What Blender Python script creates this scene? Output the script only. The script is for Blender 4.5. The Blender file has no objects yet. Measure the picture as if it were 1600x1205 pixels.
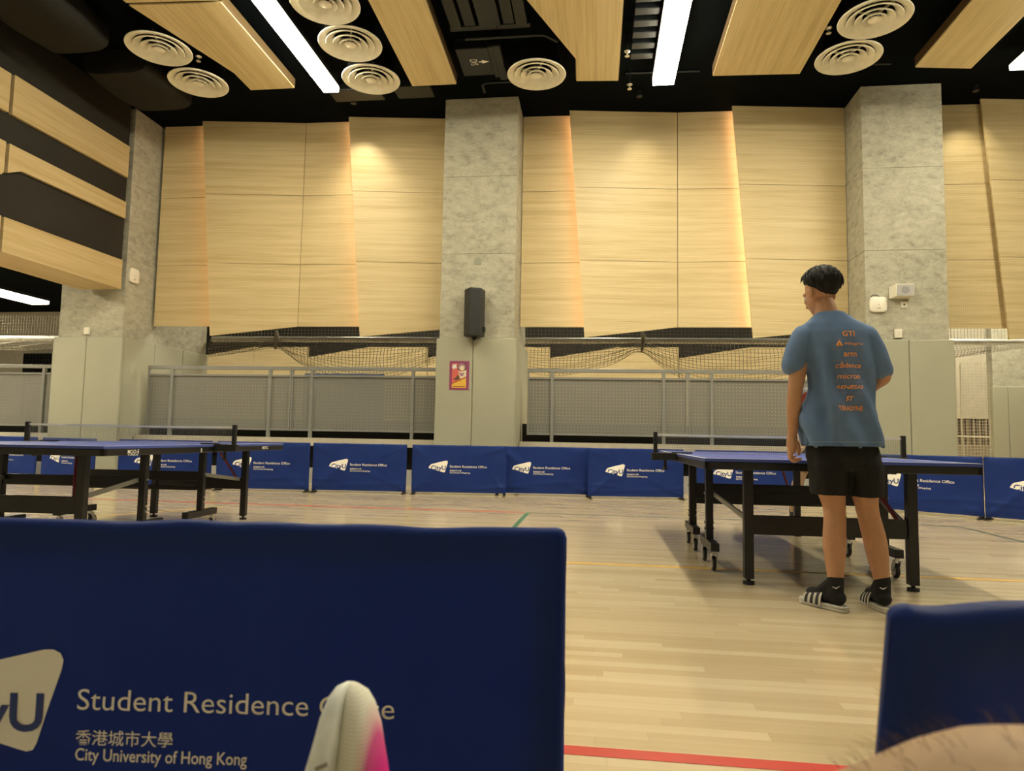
import bpy, bmesh, math, random
from mathutils import Vector, Matrix, Quaternion, noise
from mathutils.bvhtree import BVHTree

SC = bpy.context.scene
COL = SC.collection
random.seed(7)
V = Vector
PI = math.pi

# ------------------------------------------------------------------ camera, world, exposure
YAW, PITCH, ROLL, CAM_H, FOCAL_PX = 0.1252005, 0.0773728, 0.0178112, 0.8584, 1060.0
f_ = V((-math.sin(YAW) * math.cos(PITCH), math.cos(YAW) * math.cos(PITCH), math.sin(PITCH)))
r_ = V((math.cos(YAW), math.sin(YAW), 0))
u_ = r_.cross(f_)
r2, u2 = r_ * math.cos(ROLL) + u_ * math.sin(ROLL), u_ * math.cos(ROLL) - r_ * math.sin(ROLL)
cam = bpy.data.cameras.new('camera')
cam.sensor_width = 36.0
cam.lens = FOCAL_PX / 1600 * 36
cam.clip_start = 0.02
cam.clip_end = 200
cam.dof.use_dof = True
cam.dof.focus_distance = 5.5
cam.dof.aperture_fstop = 6.5
co = bpy.data.objects.new('camera', cam)
COL.objects.link(co)
M = Matrix((r2, u2, -f_)).transposed().to_4x4()
M.translation = V((0, 0, CAM_H))
co.matrix_world = M
SC.camera = co

SC.view_settings.view_transform = 'Standard'
SC.view_settings.look = 'None'
SC.view_settings.gamma = 1
SC.view_settings.use_curve_mapping = False
SC.view_settings.exposure = 1.20
LIGHT_COL = (1.0, 0.91, 0.685)
LIGHT_STR = 22.0

world = bpy.data.worlds.new('world')
SC.world = world
world.use_nodes = True
world.node_tree.nodes['Background'].inputs[0].default_value = (0.9, 0.8, 0.6, 1)
world.node_tree.nodes['Background'].inputs[1].default_value = 0.02


# ------------------------------------------------------------------ materials
class N:
    def __init__(s, name):
        s.m = bpy.data.materials.new(name)
        s.m.use_nodes = True
        s.t = s.m.node_tree
        s.b = s.t.nodes['Principled BSDF']
        s.out = s.t.nodes['Material Output']

    def n(s, typ, **k):
        q = s.t.nodes.new(typ)
        for a, b in k.items():
            setattr(q, a, b)
        return q

    def l(s, a, b):
        s.t.links.new(a, b)

    def set(s, node, i, v):
        if isinstance(v, (int, float, tuple)):
            node.inputs[i].default_value = v
        else:
            s.l(v, node.inputs[i])

    def math(s, op, a, b=0.0, c=0.0):
        q = s.n('ShaderNodeMath', operation=op)
        s.set(q, 0, a); s.set(q, 1, b); s.set(q, 2, c)
        return q.outputs[0]

    def pos(s, world_space=True):
        if world_space:
            return s.n('ShaderNodeNewGeometry').outputs['Position']
        return s.n('ShaderNodeTexCoord').outputs['Object']

    def scaled(s, vec, sc):
        q = s.n('ShaderNodeVectorMath', operation='MULTIPLY')
        s.l(vec, q.inputs[0]); q.inputs[1].default_value = sc
        return q.outputs[0]

    def noise(s, vec, scale, detail=3, rough=0.5):
        q = s.n('ShaderNodeTexNoise')
        s.l(vec, q.inputs['Vector'])
        q.inputs['Scale'].default_value = scale
        q.inputs['Detail'].default_value = detail
        q.inputs['Roughness'].default_value = rough
        return q.outputs['Fac']

    def ramp(s, fac, stops):
        q = s.n('ShaderNodeValToRGB')
        e = q.color_ramp.elements
        while len(e) < len(stops):
            e.new(0.5)
        for i, (p, c) in enumerate(stops):
            e[i].position = p
            e[i].color = (*c, 1)
        s.l(fac, q.inputs[0])
        return q.outputs[0]

    def mix(s, fac, a, b, blend='MIX'):
        q = s.n('ShaderNodeMix', data_type='RGBA', blend_type=blend)
        s.set(q, 0, fac)
        for i, v in ((6, a), (7, b)):
            if isinstance(v, tuple):
                q.inputs[i].default_value = (*v, 1)
            else:
                s.l(v, q.inputs[i])
        return q.outputs[2]

    def bump(s, h, strength=0.2, dist=0.01):
        q = s.n('ShaderNodeBump')
        q.inputs['Strength'].default_value = strength
        q.inputs['Distance'].default_value = dist
        s.l(h, q.inputs['Height'])
        s.l(q.outputs[0], s.b.inputs['Normal'])

    def base(s, c, rough=0.5, metal=0.0, spec=0.5):
        s.set(s.b, 'Base Color', (*c, 1) if isinstance(c, tuple) else c)
        s.set(s.b, 'Roughness', rough)
        s.b.inputs['Metallic'].default_value = metal
        s.b.inputs['Specular IOR Level'].default_value = spec
        return s.m


def plain(name, c, rough=0.5, metal=0.0, spec=0.5, var=0.06, scale=9.0):
    k = N(name)
    nz = k.noise(k.pos(False), scale, 4)
    d = tuple(max(0, x * (1 - var)) for x in c)
    e = tuple(min(1, x * (1 + var)) for x in c)
    return k.base(k.ramp(nz, [(0.3, d), (0.7, e)]), rough, metal, spec)


def emit(name, c, s):
    k = N(name)
    k.b.inputs['Emission Color'].default_value = (*c, 1)
    k.b.inputs['Emission Strength'].default_value = s
    return k.base(c, 0.4)


def wood(name, sc, lo, mid, hi, dots=False, rough=0.45):
    k = N(name)
    p = k.pos()
    a = k.noise(k.scaled(p, sc), 1.0, 3, 0.55)
    b = k.noise(k.scaled(p, tuple(x * 4.3 for x in sc)), 1.0, 2, 0.5)
    fac = k.math('ADD', k.math('MULTIPLY', a, 0.65), k.math('MULTIPLY', b, 0.35))
    c = k.ramp(fac, [(0.36, lo), (0.5, mid), (0.64, hi)])
    if dots:
        x = k.n('ShaderNodeSeparateXYZ'); k.l(p, x.inputs[0])
        ds = []
        for o in (0, 2):
            w = k.math('MODULO', k.math('ADD', x.outputs[o], 40.0), 0.032)
            w = k.math('SUBTRACT', w, 0.016)
            ds.append(k.math('MULTIPLY', w, w))
        d = k.math('SQRT', k.math('ADD', ds[0], ds[1]))
        hole = k.math('LESS_THAN', d, 0.0045)
        c = k.mix(k.math('MULTIPLY', hole, 0.75), c, (0.10, 0.06, 0.025))
    return k.base(c, rough, 0, 0.35)


W_LO, W_MID, W_HI = (0.58, 0.455, 0.23), (0.67, 0.54, 0.295), (0.725, 0.60, 0.35)
m_wood_wall = wood('oak_veneer_perforated', (0.5, 0.8, 15.0), W_LO, W_MID, W_HI, True)
m_wood_baffle = wood('oak_veneer_lengthwise', (13.0, 0.4, 3.0), W_LO, W_MID, W_HI)
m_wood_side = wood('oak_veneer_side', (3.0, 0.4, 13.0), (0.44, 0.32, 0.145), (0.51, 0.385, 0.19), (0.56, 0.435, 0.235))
m_edge = plain('shade_toned_oak_edge', (0.105, 0.066, 0.027), 0.5)  # shade on the baffle edges is put into this brown; poster and cabinet share it


def concrete():
    k = N('fair_faced_concrete')
    p = k.pos()
    a = k.noise(k.scaled(p, (1.0, 1.0, 1.8)), 5.5, 7, 0.72)
    b = k.noise(k.scaled(p, (1.0, 1.0, 1.6)), 34, 4, 0.75)
    big = k.noise(p, 0.8, 2)
    f = k.math('ADD', k.math('MULTIPLY', a, 0.55), k.math('ADD', k.math('MULTIPLY', b, 0.3), k.math('MULTIPLY', big, 0.15)))
    c = k.ramp(f, [(0.36, (0.20, 0.19, 0.145)), (0.46, (0.35, 0.335, 0.255)), (0.55, (0.43, 0.41, 0.315)), (0.66, (0.51, 0.485, 0.38))])
    k.bump(f, 0.08, 0.005)
    return k.base(c, 0.75, 0, 0.3)


m_concrete = concrete()


def floor_mat():
    k = N('maple_strip_floor')
    p = k.pos()
    br = k.n('ShaderNodeTexBrick')
    xyz = k.n('ShaderNodeSeparateXYZ'); k.l(p, xyz.inputs[0])
    row = k.math('FLOOR', k.math('DIVIDE', xyz.outputs[1], 0.057))
    wn = k.n('ShaderNodeTexWhiteNoise', noise_dimensions='1D'); k.l(row, wn.inputs['W'])
    cx = k.n('ShaderNodeCombineXYZ')
    k.l(k.math('ADD', xyz.outputs[0], k.math('MULTIPLY', wn.outputs['Value'], 7.0)), cx.inputs[0])
    k.l(xyz.outputs[1], cx.inputs[1])
    k.l(cx.outputs[0], br.inputs['Vector'])
    br.offset = 0.0
    br.inputs['Color1'].default_value = (0, 0, 0, 1)
    br.inputs['Color2'].default_value = (1, 1, 1, 1)
    br.inputs['Mortar'].default_value = (0.5, 0.5, 0.5, 1)
    br.inputs['Scale'].default_value = 1.0
    br.inputs['Brick Width'].default_value = 0.95
    br.inputs['Row Height'].default_value = 0.057
    br.inputs['Mortar Size'].default_value = 0.0006
    tone = k.n('ShaderNodeSeparateColor'); k.l(br.outputs['Color'], tone.inputs[0])
    g = k.noise(k.scaled(p, (2.6, 40.0, 1.0)), 1.0, 4, 0.6)
    g2 = k.noise(k.scaled(p, (0.9, 9.0, 1.0)), 1.0, 2)
    f = k.math('ADD', k.math('MULTIPLY', tone.outputs[0], 0.34), k.math('ADD', k.math('MULTIPLY', g, 0.24), k.math('MULTIPLY', g2, 0.24)))
    c = k.ramp(f, [(0.20, (0.47, 0.365, 0.21)), (0.42, (0.56, 0.45, 0.28)), (0.60, (0.61, 0.505, 0.33)), (0.80, (0.66, 0.56, 0.385))])
    c = k.mix(k.math('MULTIPLY', br.outputs['Fac'], 0.55), c, (0.30, 0.20, 0.10))
    k.b.inputs['Coat Weight'].default_value = 0.35
    k.b.inputs['Coat Roughness'].default_value = 0.12
    return k.base(c, k.math('ADD', 0.17, k.math('MULTIPLY', g2, 0.10)), 0, 0.5)


m_floor = floor_mat()
m_ceiling = plain('black_painted_soffit', (0.0018, 0.0030, 0.0036), 0.8, 0, 0.04, 0.2, 3)
m_black_wall = plain('black_wall_paint', (0.020, 0.018, 0.014), 0.7, 0, 0.3, 0.15, 2)
m_duct = plain('black_painted_duct', (0.0045, 0.0065, 0.0075), 0.45, 0, 0.5, 0.25, 5)
m_duct_cloth = plain('brown_black_duct_wrap', (0.008, 0.0072, 0.006), 0.7, 0, 0.3, 0.25, 3)
m_offwhite = plain('cream_painted_metal', (0.86, 0.83, 0.70), 0.45)
m_white_plastic = plain('white_plastic', (0.76, 0.72, 0.60), 0.4, 0, 0.5, 0.02)
m_grey_grille = plain('grey_grille', (0.40, 0.39, 0.37), 0.6)
m_pad = plain('grey_green_wall_padding', (0.375, 0.37, 0.275), 0.55, 0, 0.35, 0.03, 2)
m_rail = plain('grey_painted_steel', (0.25, 0.25, 0.225), 0.4, 0.1)
m_ledge = plain('beige_ledge_stone', (0.50, 0.46, 0.36), 0.5)
m_kerb = plain('grey_kerb', (0.34, 0.34, 0.31), 0.6)
m_net = plain('knotted_net_cord', (0.27, 0.24, 0.175), 0.8)
m_net_white = plain('white_net_cord', (0.66, 0.62, 0.50), 0.8)
m_steel = plain('brushed_steel_tube', (0.58, 0.56, 0.50), 0.4, 0.2)
m_chrome = plain('zinc_plated_steel', (0.60, 0.58, 0.52), 0.3, 0.9)
m_black_metal = plain('black_powder_coat', (0.0085, 0.008, 0.0075), 0.38, 0, 0.5, 0.2, 20)
m_black_plastic = plain('black_plastic', (0.012, 0.012, 0.011), 0.5, 0, 0.4, 0.2, 12)
m_speaker = plain('charcoal_speaker_paint', (0.030, 0.031, 0.029), 0.6, 0, 0.4, 0.1, 12)
m_rubber = plain('black_rubber', (0.012, 0.012, 0.012), 0.7)
m_table = plain('blue_table_coating', (0.055, 0.085, 0.330), 0.5, 0, 0.22, 0.04, 5)
m_line_white = plain('white_line_paint', (0.72, 0.72, 0.70), 0.5, 0, 0.5, 0.02)
m_tape = plain('white_net_tape', (0.70, 0.70, 0.66), 0.7)
m_red = plain('red_paint', (0.55, 0.035, 0.022), 0.4)
m_red_dull = plain('dark_red_strut', (0.17, 0.018, 0.022), 0.45)
m_yellow = plain('yellow_paint', (0.66, 0.40, 0.09), 0.4)
m_green = plain('green_paint', (0.045, 0.155, 0.085), 0.4)
m_court_dark = plain('dark_green_paint', (0.035, 0.075, 0.055), 0.4)
m_print_white = plain('cream_print', (0.93, 0.91, 0.83), 0.6, 0, 0.4, 0.02)
m_print_blue = plain('navy_print', (0.022, 0.050, 0.230), 0.6)
m_orange = plain('orange_print', (0.95, 0.36, 0.06), 0.6)
m_skin = plain('skin', (0.50, 0.265, 0.145), 0.5, 0, 0.35, 0.05, 30)
m_skin_pale = plain('pale_skin', (0.40, 0.265, 0.155), 0.55, 0, 0.35, 0.10, 35)
m_hair = plain('black_hair', (0.008, 0.007, 0.006), 0.6, 0, 0.25, 0.4, 60)
m_leg_hair = plain('brown_leg_hair', (0.14, 0.085, 0.045), 0.6)
m_shirt = plain('slate_blue_jersey', (0.125, 0.200, 0.345), 0.8, 0, 0.2, 0.08, 14)
m_shirt_grey = plain('grey_jersey', (0.16, 0.16, 0.17), 0.8)
m_shorts = plain('black_sports_cloth', (0.0075, 0.0075, 0.0075), 0.75, 0, 0.3, 0.2, 20)
m_sock = plain('black_sock_knit', (0.009, 0.009, 0.010), 0.9)
m_sandal = plain('white_moulded_foam', (0.58, 0.55, 0.46), 0.55)
m_eye = plain('eye_white', (0.6, 0.58, 0.55), 0.2)
m_racket_red = plain('red_orange_rubber', (0.62, 0.09, 0.03), 0.5)
m_blade = plain('racket_plywood', (0.45, 0.28, 0.12), 0.5)
m_blue_pad = plain('blue_wall_mat', (0.05, 0.09, 0.22), 0.6)
m_far_white = plain('cream_plaster', (0.60, 0.55, 0.42), 0.7)
m_purple = plain('poster_purple', (0.27, 0.045, 0.13), 0.5)
m_coral = plain('poster_coral', (0.62, 0.12, 0.09), 0.5)
m_gold = plain('poster_gold', (0.72, 0.42, 0.05), 0.5)
m_mauve = plain('poster_mauve', (0.34, 0.19, 0.24), 0.5)
m_cream = plain('poster_cream', (0.70, 0.62, 0.42), 0.5)
m_light = emit('lit_diffuser', LIGHT_COL, LIGHT_STR)
m_light_added = emit('added_far_hall_light', LIGHT_COL, 36.0)  # for the unseen lights added to brighten the far hall
m_led = emit('warm_led_strip', (1.0, 0.62, 0.40), 5.5)
m_shoe_white = None


def fabric_mat():
    k = N('royal_blue_nylon')
    p = k.pos(False)
    w = k.noise(p, 3.5, 4, 0.6)
    c = k.ramp(w, [(0.3, (0.026, 0.062, 0.300)), (0.7, (0.036, 0.080, 0.350))])
    k.base(c, 0.45, 0, 0.22)
    tr = k.n('ShaderNodeBsdfTranslucent')
    tr.inputs[0].default_value = (0.018, 0.060, 0.30, 1)
    mx = k.n('ShaderNodeMixShader')
    mx.inputs[0].default_value = 0.5
    k.l(k.b.outputs[0], mx.inputs[1]); k.l(tr.outputs[0], mx.inputs[2])
    k.l(mx.outputs[0], k.out.inputs['Surface'])
    return k.m


m_fabric = fabric_mat()


def perforated_sheet():
    k = N('perforated_grey_sheet')
    p = k.pos()
    x = k.n('ShaderNodeSeparateXYZ'); k.l(p, x.inputs[0])
    ds = []
    for o in (0, 2):
        w = k.math('MODULO', k.math('ADD', x.outputs[o], 40.0), 0.058)
        w = k.math('SUBTRACT', w, 0.029)
        ds.append(k.math('MULTIPLY', w, w))
    d = k.math('SQRT', k.math('ADD', ds[0], ds[1]))
    hole = k.math('LESS_THAN', d, 0.0062)
    k.base((0.205, 0.20, 0.172), 0.5)
    tr = k.n('ShaderNodeBsdfTransparent')
    mx = k.n('ShaderNodeMixShader')
    k.l(hole, mx.inputs[0]); k.l(k.b.outputs[0], mx.inputs[1]); k.l(tr.outputs[0], mx.inputs[2])
    k.l(mx.outputs[0], k.out.inputs['Surface'])
    return k.m


m_perf = perforated_sheet()


def knit_mat():
    k = N('cream_to_pink_knit')
    p = k.pos(False)
    x = k.n('ShaderNodeSeparateXYZ'); k.l(p, x.inputs[0])
    rib = k.n('ShaderNodeTexWave', wave_type='BANDS', bands_direction='Z')
    k.l(p, rib.inputs['Vector']); rib.inputs['Scale'].default_value = 90
    rib.inputs['Distortion'].default_value = 1.0
    # pink grows towards the instep side of the upper
    f = k.math('ADD', k.math('MULTIPLY', x.outputs[0], 14.0), -0.02)
    c = k.ramp(f, [(0.40, (0.82, 0.80, 0.66)), (0.52, (0.80, 0.55, 0.52)), (0.60, (0.70, 0.10, 0.30)), (0.75, (0.70, 0.015, 0.27))])
    c = k.mix(k.math('MULTIPLY', rib.outputs['Fac'], 0.12), c, (0.25, 0.22, 0.15))
    k.bump(rib.outputs['Fac'], 0.12, 0.002)
    return k.base(c, 0.8, 0, 0.2)


m_knit = knit_mat()
m_outsole = plain('grey_white_sole', (0.78, 0.80, 0.74), 0.6, 0, 0.4, 0.12, 40)


# ------------------------------------------------------------------ mesh building
def wm(o):
    b = Matrix.LocRotScale(o.location, o.rotation_euler, o.scale)
    return wm(o.parent) @ b if o.parent else b


class MB:
    def __init__(s):
        s.v = []; s.f = []; s.mi = []

    def add(s, vs, fs, mi=0):
        o = len(s.v)
        s.v += [V(p) for p in vs]
        s.f += [tuple(i + o for i in q) for q in fs]
        s.mi += [mi] * len(fs)
        return s

    def box(s, x0, x1, y0, y1, z0, z1, mi=0):
        vs = [(x, y, z) for z in (z0, z1) for y in (y0, y1) for x in (x0, x1)]
        return s.add(vs, [(0, 2, 3, 1), (4, 5, 7, 6), (0, 1, 5, 4), (2, 6, 7, 3), (0, 4, 6, 2), (1, 3, 7, 5)], mi)

    def bar(s, p, q, w, h, up=(0, 0, 1), mi=0):
        p, q = V(p), V(q)
        d = (q - p).normalized()
        side = d.cross(V(up))
        if side.length < 1e-4:
            side = d.cross(V((0, 1, 0)))
        side.normalize()
        n = side.cross(d)
        a, b = side * w / 2, n * h / 2
        vs = [p - a - b, p + a - b, p + a + b, p - a + b, q - a - b, q + a - b, q + a + b, q - a + b]
        return s.add(vs, [(0, 1, 2, 3), (7, 6, 5, 4), (0, 4, 5, 1), (1, 5, 6, 2), (2, 6, 7, 3), (3, 7, 4, 0)], mi)

    def rings(s, rings, cap=True, mi=0, loop=False):
        n = len(rings[0])
        vs = [p for r in rings for p in r]
        fs = []
        m = len(rings)
        for i in range(m if loop else m - 1):
            for j in range(n):
                a, b = i * n + j, i * n + (j + 1) % n
                c, d = ((i + 1) % m) * n + (j + 1) % n, ((i + 1) % m) * n + j
                fs.append((a, b, c, d))
        if cap and not loop:
            fs.append(tuple(reversed(range(n))))
            fs.append(tuple((m - 1) * n + j for j in range(n)))
        return s.add(vs, fs, mi)

    def frames(s, pts):
        pts = [V(p) for p in pts]
        out = []
        t0 = (pts[1] - pts[0]).normalized()
        ref = V((0, 0, 1)) if abs(t0.z) < 0.9 else V((1, 0, 0))
        a = t0.cross(ref).normalized()
        for i, p in enumerate(pts):
            if i == 0: t = t0
            elif i == len(pts) - 1: t = (pts[i] - pts[i - 1]).normalized()
            else:
                t = (pts[i + 1] - pts[i]).normalized() + (pts[i] - pts[i - 1]).normalized()
                t = t.normalized() if t.length > 1e-6 else (pts[i + 1] - pts[i]).normalized()
            a = a - t * a.dot(t)
            a.normalize()
            out.append((p, t, a.copy(), t.cross(a)))
        return out

    def tube(s, pts, r, n=8, mi=0, cap=True):
        fr = s.frames(pts)
        rr = r if isinstance(r, (list, tuple)) else [r] * len(fr)
        R = [[p + (a * math.cos(k * 2 * PI / n) + b * math.sin(k * 2 * PI / n)) * q for k in range(n)] for (p, t, a, b), q in zip(fr, rr)]
        return s.rings(R, cap, mi)

    def cyl(s, p, q, r, n=16, mi=0):
        return s.tube([p, q], r, n, mi)

    def limb(s, pts, radii, n=14, mi=0, sub=4):
        # smooth tapered tube with rounded ends
        P = [V(p) for p in pts]; Q = []; RR = []
        m = len(P)
        for i in range(m - 1):
            p0, p1, p2, p3 = P[max(i - 1, 0)], P[i], P[i + 1], P[min(i + 2, m - 1)]
            for k in range(sub):
                t = k / sub
                Q.append(0.5 * ((2 * p1) + (p2 - p0) * t + (2 * p0 - 5 * p1 + 4 * p2 - p3) * t * t + (3 * p1 - p0 - 3 * p2 + p3) * t ** 3))
                e = t * t * (3 - 2 * t)
                RR.append(radii[i] * (1 - e) + radii[i + 1] * e)
        Q.append(P[-1]); RR.append(radii[-1])
        fr = s.frames(Q)
        R = []
        def ring(c, a, b, q):
            return [c + (a * math.cos(k * 2 * PI / n) + b * math.sin(k * 2 * PI / n)) * q for k in range(n)]
        p, t, a, b = fr[0]
        for th in (80, 50, 25):
            R.append(ring(p - t * RR[0] * math.sin(math.radians(th)), a, b, RR[0] * math.cos(math.radians(th))))
        for (p, t, a, b), q in zip(fr, RR):
            R.append(ring(p, a, b, q))
        p, t, a, b = fr[-1]
        for th in (25, 50, 80):
            R.append(ring(p + t * RR[-1] * math.sin(math.radians(th)), a, b, RR[-1] * math.cos(math.radians(th))))
        return s.rings(R, True, mi)

    def ell(s, c, rad, axes=None, nu=18, nv=12, mi=0):
        c = V(c)
        X, Y, Z = axes or (V((1, 0, 0)), V((0, 1, 0)), V((0, 0, 1)))
        R = []
        for i in range(1, nv):
            th = PI * i / nv
            R.append([c + X * rad[0] * math.sin(th) * math.cos(2 * PI * j / nu) + Y * rad[1] * math.sin(th) * math.sin(2 * PI * j / nu)
                      - Z * rad[2] * math.cos(th) for j in range(nu)])
        return s.rings(R, True, mi)

    def stack(s, rows, n=32, mi=0, pw=2.4):
        # rows: (cx, cy, z, rx, ry) superellipse sections, bottom to top
        R = []
        for cx, cy, z, rx, ry in rows:
            q = []
            for k in range(n):
                a = 2 * PI * k / n
                ca, sa = math.cos(a), math.sin(a)
                q.append(V((cx + rx * math.copysign(abs(ca) ** (2 / pw), ca), cy + ry * math.copysign(abs(sa) ** (2 / pw), sa), z)))
            R.append(q)
        return s.rings(R, True, mi)

    def lathe(s, c, prof, n=40, axis='Z', mi=0, loop=False):
        c = V(c)
        R = []
        for r, z in prof:
            q = []
            for k in range(n):
                a = 2 * PI * k / n
                x, y = r * math.cos(a), r * math.sin(a)
                q.append(c + (V((x, y, z)) if axis == 'Z' else V((x, z, y)) if axis == 'Y' else V((z, x, y))))
            R.append(q)
        return s.rings(R, not loop, mi, loop)

    def prism(s, poly, vec, mi=0):
        n = len(poly); vec = V(vec)
        vs = [V(p) for p in poly] + [V(p) + vec for p in poly]
        fs = [tuple(range(n)), tuple(reversed(range(n, 2 * n)))]
        fs += [(i, i + n, (i + 1) % n + n, (i + 1) % n) for i in range(n)]
        return s.add(vs, fs, mi)

    def strand(s, p, q, r, mi=0):
        p, q = V(p), V(q)
        d = q - p
        a = d.cross(V((0, 1, 0.013)))
        if a.length < 1e-7: a = d.cross(V((1, 0, 0)))
        a.normalize(); b = d.normalized().cross(a)
        vs = []
        for c in (p, q):
            for k in range(3):
                t = k * 2 * PI / 3
                vs.append(c + (a * math.cos(t) + b * math.sin(t)) * r)
        return s.add(vs, [(0, 1, 4, 3), (1, 2, 5, 4), (2, 0, 3, 5)], mi)

    def build(s, name, mats, parent=None, local=False, smooth=False, bevel=0.0, seg=2, fixn=True):
        mats = mats if isinstance(mats, (list, tuple)) else [mats]
        me = bpy.data.meshes.new(name)
        vs = s.v
        loc = V((0, 0, 0))
        if not local:
            if parent is not None:
                inv = wm(parent).inverted()
                vs = [inv @ p for p in vs]
            else:
                xs, ys, zs = zip(*vs)
                loc = V(((min(xs) + max(xs)) / 2, (min(ys) + max(ys)) / 2, min(zs)))
                vs = [p - loc for p in vs]
        me.from_pydata([tuple(p) for p in vs], [], s.f)
        for m in mats: me.materials.append(m)
        for p, i in zip(me.polygons, s.mi): p.material_index = i
        if fixn:
            bm = bmesh.new(); bm.from_mesh(me)
            bmesh.ops.recalc_face_normals(bm, faces=bm.faces)
            bm.to_mesh(me); bm.free()
        if smooth:
            for p in me.polygons: p.use_smooth = True
            me.set_sharp_from_angle(angle=math.radians(smooth if smooth is not True else 50))
        o = bpy.data.objects.new(name, me)
        COL.objects.link(o)
        o.location = loc
        o.parent = parent
        if bevel:
            b = o.modifiers.new('bevel', 'BEVEL'); b.width = bevel; b.segments = seg; b.limit_method = 'ANGLE'
            b.angle_limit = math.radians(40)
        return o


def tag(o, label=None, cat=None, group=None, kind=None):
    if label: o['label'] = label
    if cat: o['category'] = cat
    if group: o['group'] = group
    if kind: o['kind'] = kind
    return o


def empty(name, loc, label, cat, group=None, rz=0.0):
    o = bpy.data.objects.new(name, None)
    COL.objects.link(o)
    o.location = loc
    o.rotation_euler = (0, 0, rz)
    o.empty_display_size = 0.1
    return tag(o, label, cat, group)


def copy_tree(o, parent=None):
    c = o.copy(); COL.objects.link(c); c.parent = parent
    for ch in list(o.children): copy_tree(ch, c)
    return c


def struct(o):
    o['kind'] = 'structure'
    return o


def fuse(mb, voxel, smooth_n=4):
    me = bpy.data.meshes.new('tmp')
    me.from_pydata([tuple(p) for p in mb.v], [], mb.f)
    bm = bmesh.new(); bm.from_mesh(me)
    bmesh.ops.recalc_face_normals(bm, faces=bm.faces)
    bm.to_mesh(me); bm.free()
    o = bpy.data.objects.new('tmp', me); COL.objects.link(o)
    r = o.modifiers.new('r', 'REMESH'); r.mode = 'VOXEL'; r.voxel_size = voxel
    if smooth_n:
        q = o.modifiers.new('s', 'SMOOTH'); q.factor = 0.5; q.iterations = smooth_n
    bpy.context.view_layer.update()
    dg = bpy.context.evaluated_depsgraph_get()
    res = bpy.data.meshes.new_from_object(o.evaluated_get(dg))
    out = MB()
    out.v = [v.co.copy() for v in res.vertices]
    out.f = [tuple(p.vertices) for p in res.polygons]
    out.mi = [0] * len(out.f)
    out.n = [v.normal.copy() for v in res.vertices]
    bpy.data.objects.remove(o); bpy.data.meshes.remove(me); bpy.data.meshes.remove(res)
    return out


def text_flat(body, w, h, offset=0.0, shear=0.0, spacing=1.0):
    """2-D letters as (verts, faces) fitted into a box of width w and height h, lower left at 0,0"""
    c = bpy.data.curves.new('tmp', 'FONT')
    c.body = body; c.offset = offset; c.shear = shear; c.space_character = spacing; c.resolution_u = 4
    o = bpy.data.objects.new('tmp', c); COL.objects.link(o)
    bpy.context.view_layer.update()
    dg = bpy.context.evaluated_depsgraph_get()
    me = bpy.data.meshes.new_from_object(o.evaluated_get(dg))
    vs = [v.co.copy() for v in me.vertices]; fs = [tuple(p.vertices) for p in me.polygons]
    bpy.data.objects.remove(o); bpy.data.curves.remove(c); bpy.data.meshes.remove(me)
    x0, x1 = min(v.x for v in vs), max(v.x for v in vs)
    y0, y1 = min(v.y for v in vs), max(v.y for v in vs)
    return [((v.x - x0) / (x1 - x0) * w, (v.y - y0) / (y1 - y0) * h) for v in vs], fs


SK = 0.028
def wy(x, Y):           # the back wall runs very slightly askew to the court
    return Y + SK * (x + 1.3)


# ------------------------------------------------------------------ room shell
struct(MB().box(-24, 15, -1.6, 21, -0.2, 0.0).build('floor', m_floor))
struct(MB().box(-24, 15, -1.6, 21, 6.84, 7.1).build('ceiling', m_ceiling))
struct(MB().box(-24, 15, -1.8, -1.6, 0, 6.84).build('wall_front', m_kerb))
struct(MB().box(14.8, 15, -1.6, 21, 0, 6.84).build('wall_right', m_black_wall))
struct(MB().box(-24.2, -24, -1.6, 21, 0, 6.84).build('wall_outer', m_black_wall))
struct(MB().box(-24, 15, 20.9, 21.1, 0, 6.84).build('wall_far', m_far_white))
struct(MB().box(-9.25, -8.56, -1.6, 11.10, 3.42, 6.84).build('wall_left', m_black_wall))
struct(MB().box(-24, -9.26, -1.6, 21, 4.9, 5.1).build('ceiling_annex', m_ceiling))
# black backing wall behind the oak panels
back = MB()
back.prism([(-8.45, wy(-8.45, 12.30), 2.95), (14.0, wy(14.0, 12.30), 2.95), (14.0, wy(14.0, 12.30), 6.84), (-8.45, wy(-8.45, 12.30), 6.84)], (0, 0.1, 0))
struct(back.build('wall_back', m_black_wall))
# low wall, ledge and kerb under the railings
for nm, y0, y1, z0, z1, mt in (('wall_low', 12.15, 12.25, 0, 1.12, m_black_wall), ('trim_1', 11.72, 12.0, 0.66, 0.80, m_ledge),
                               ('trim_2', 11.55, 11.75, 0.0, 0.27, m_kerb)):
    b = MB()
    for xa, xb in ((-14.0, -9.88), (-8.42, -2.80), (-1.33, 4.25)):
        b.prism([(xa, wy(xa, y0), z0), (xb, wy(xb, y0), z0), (xb, wy(xb, y0), z1), (xa, wy(xa, y0), z1)], (0, y1 - y0, 0))
    struct(b.build(nm, mt))

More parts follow.
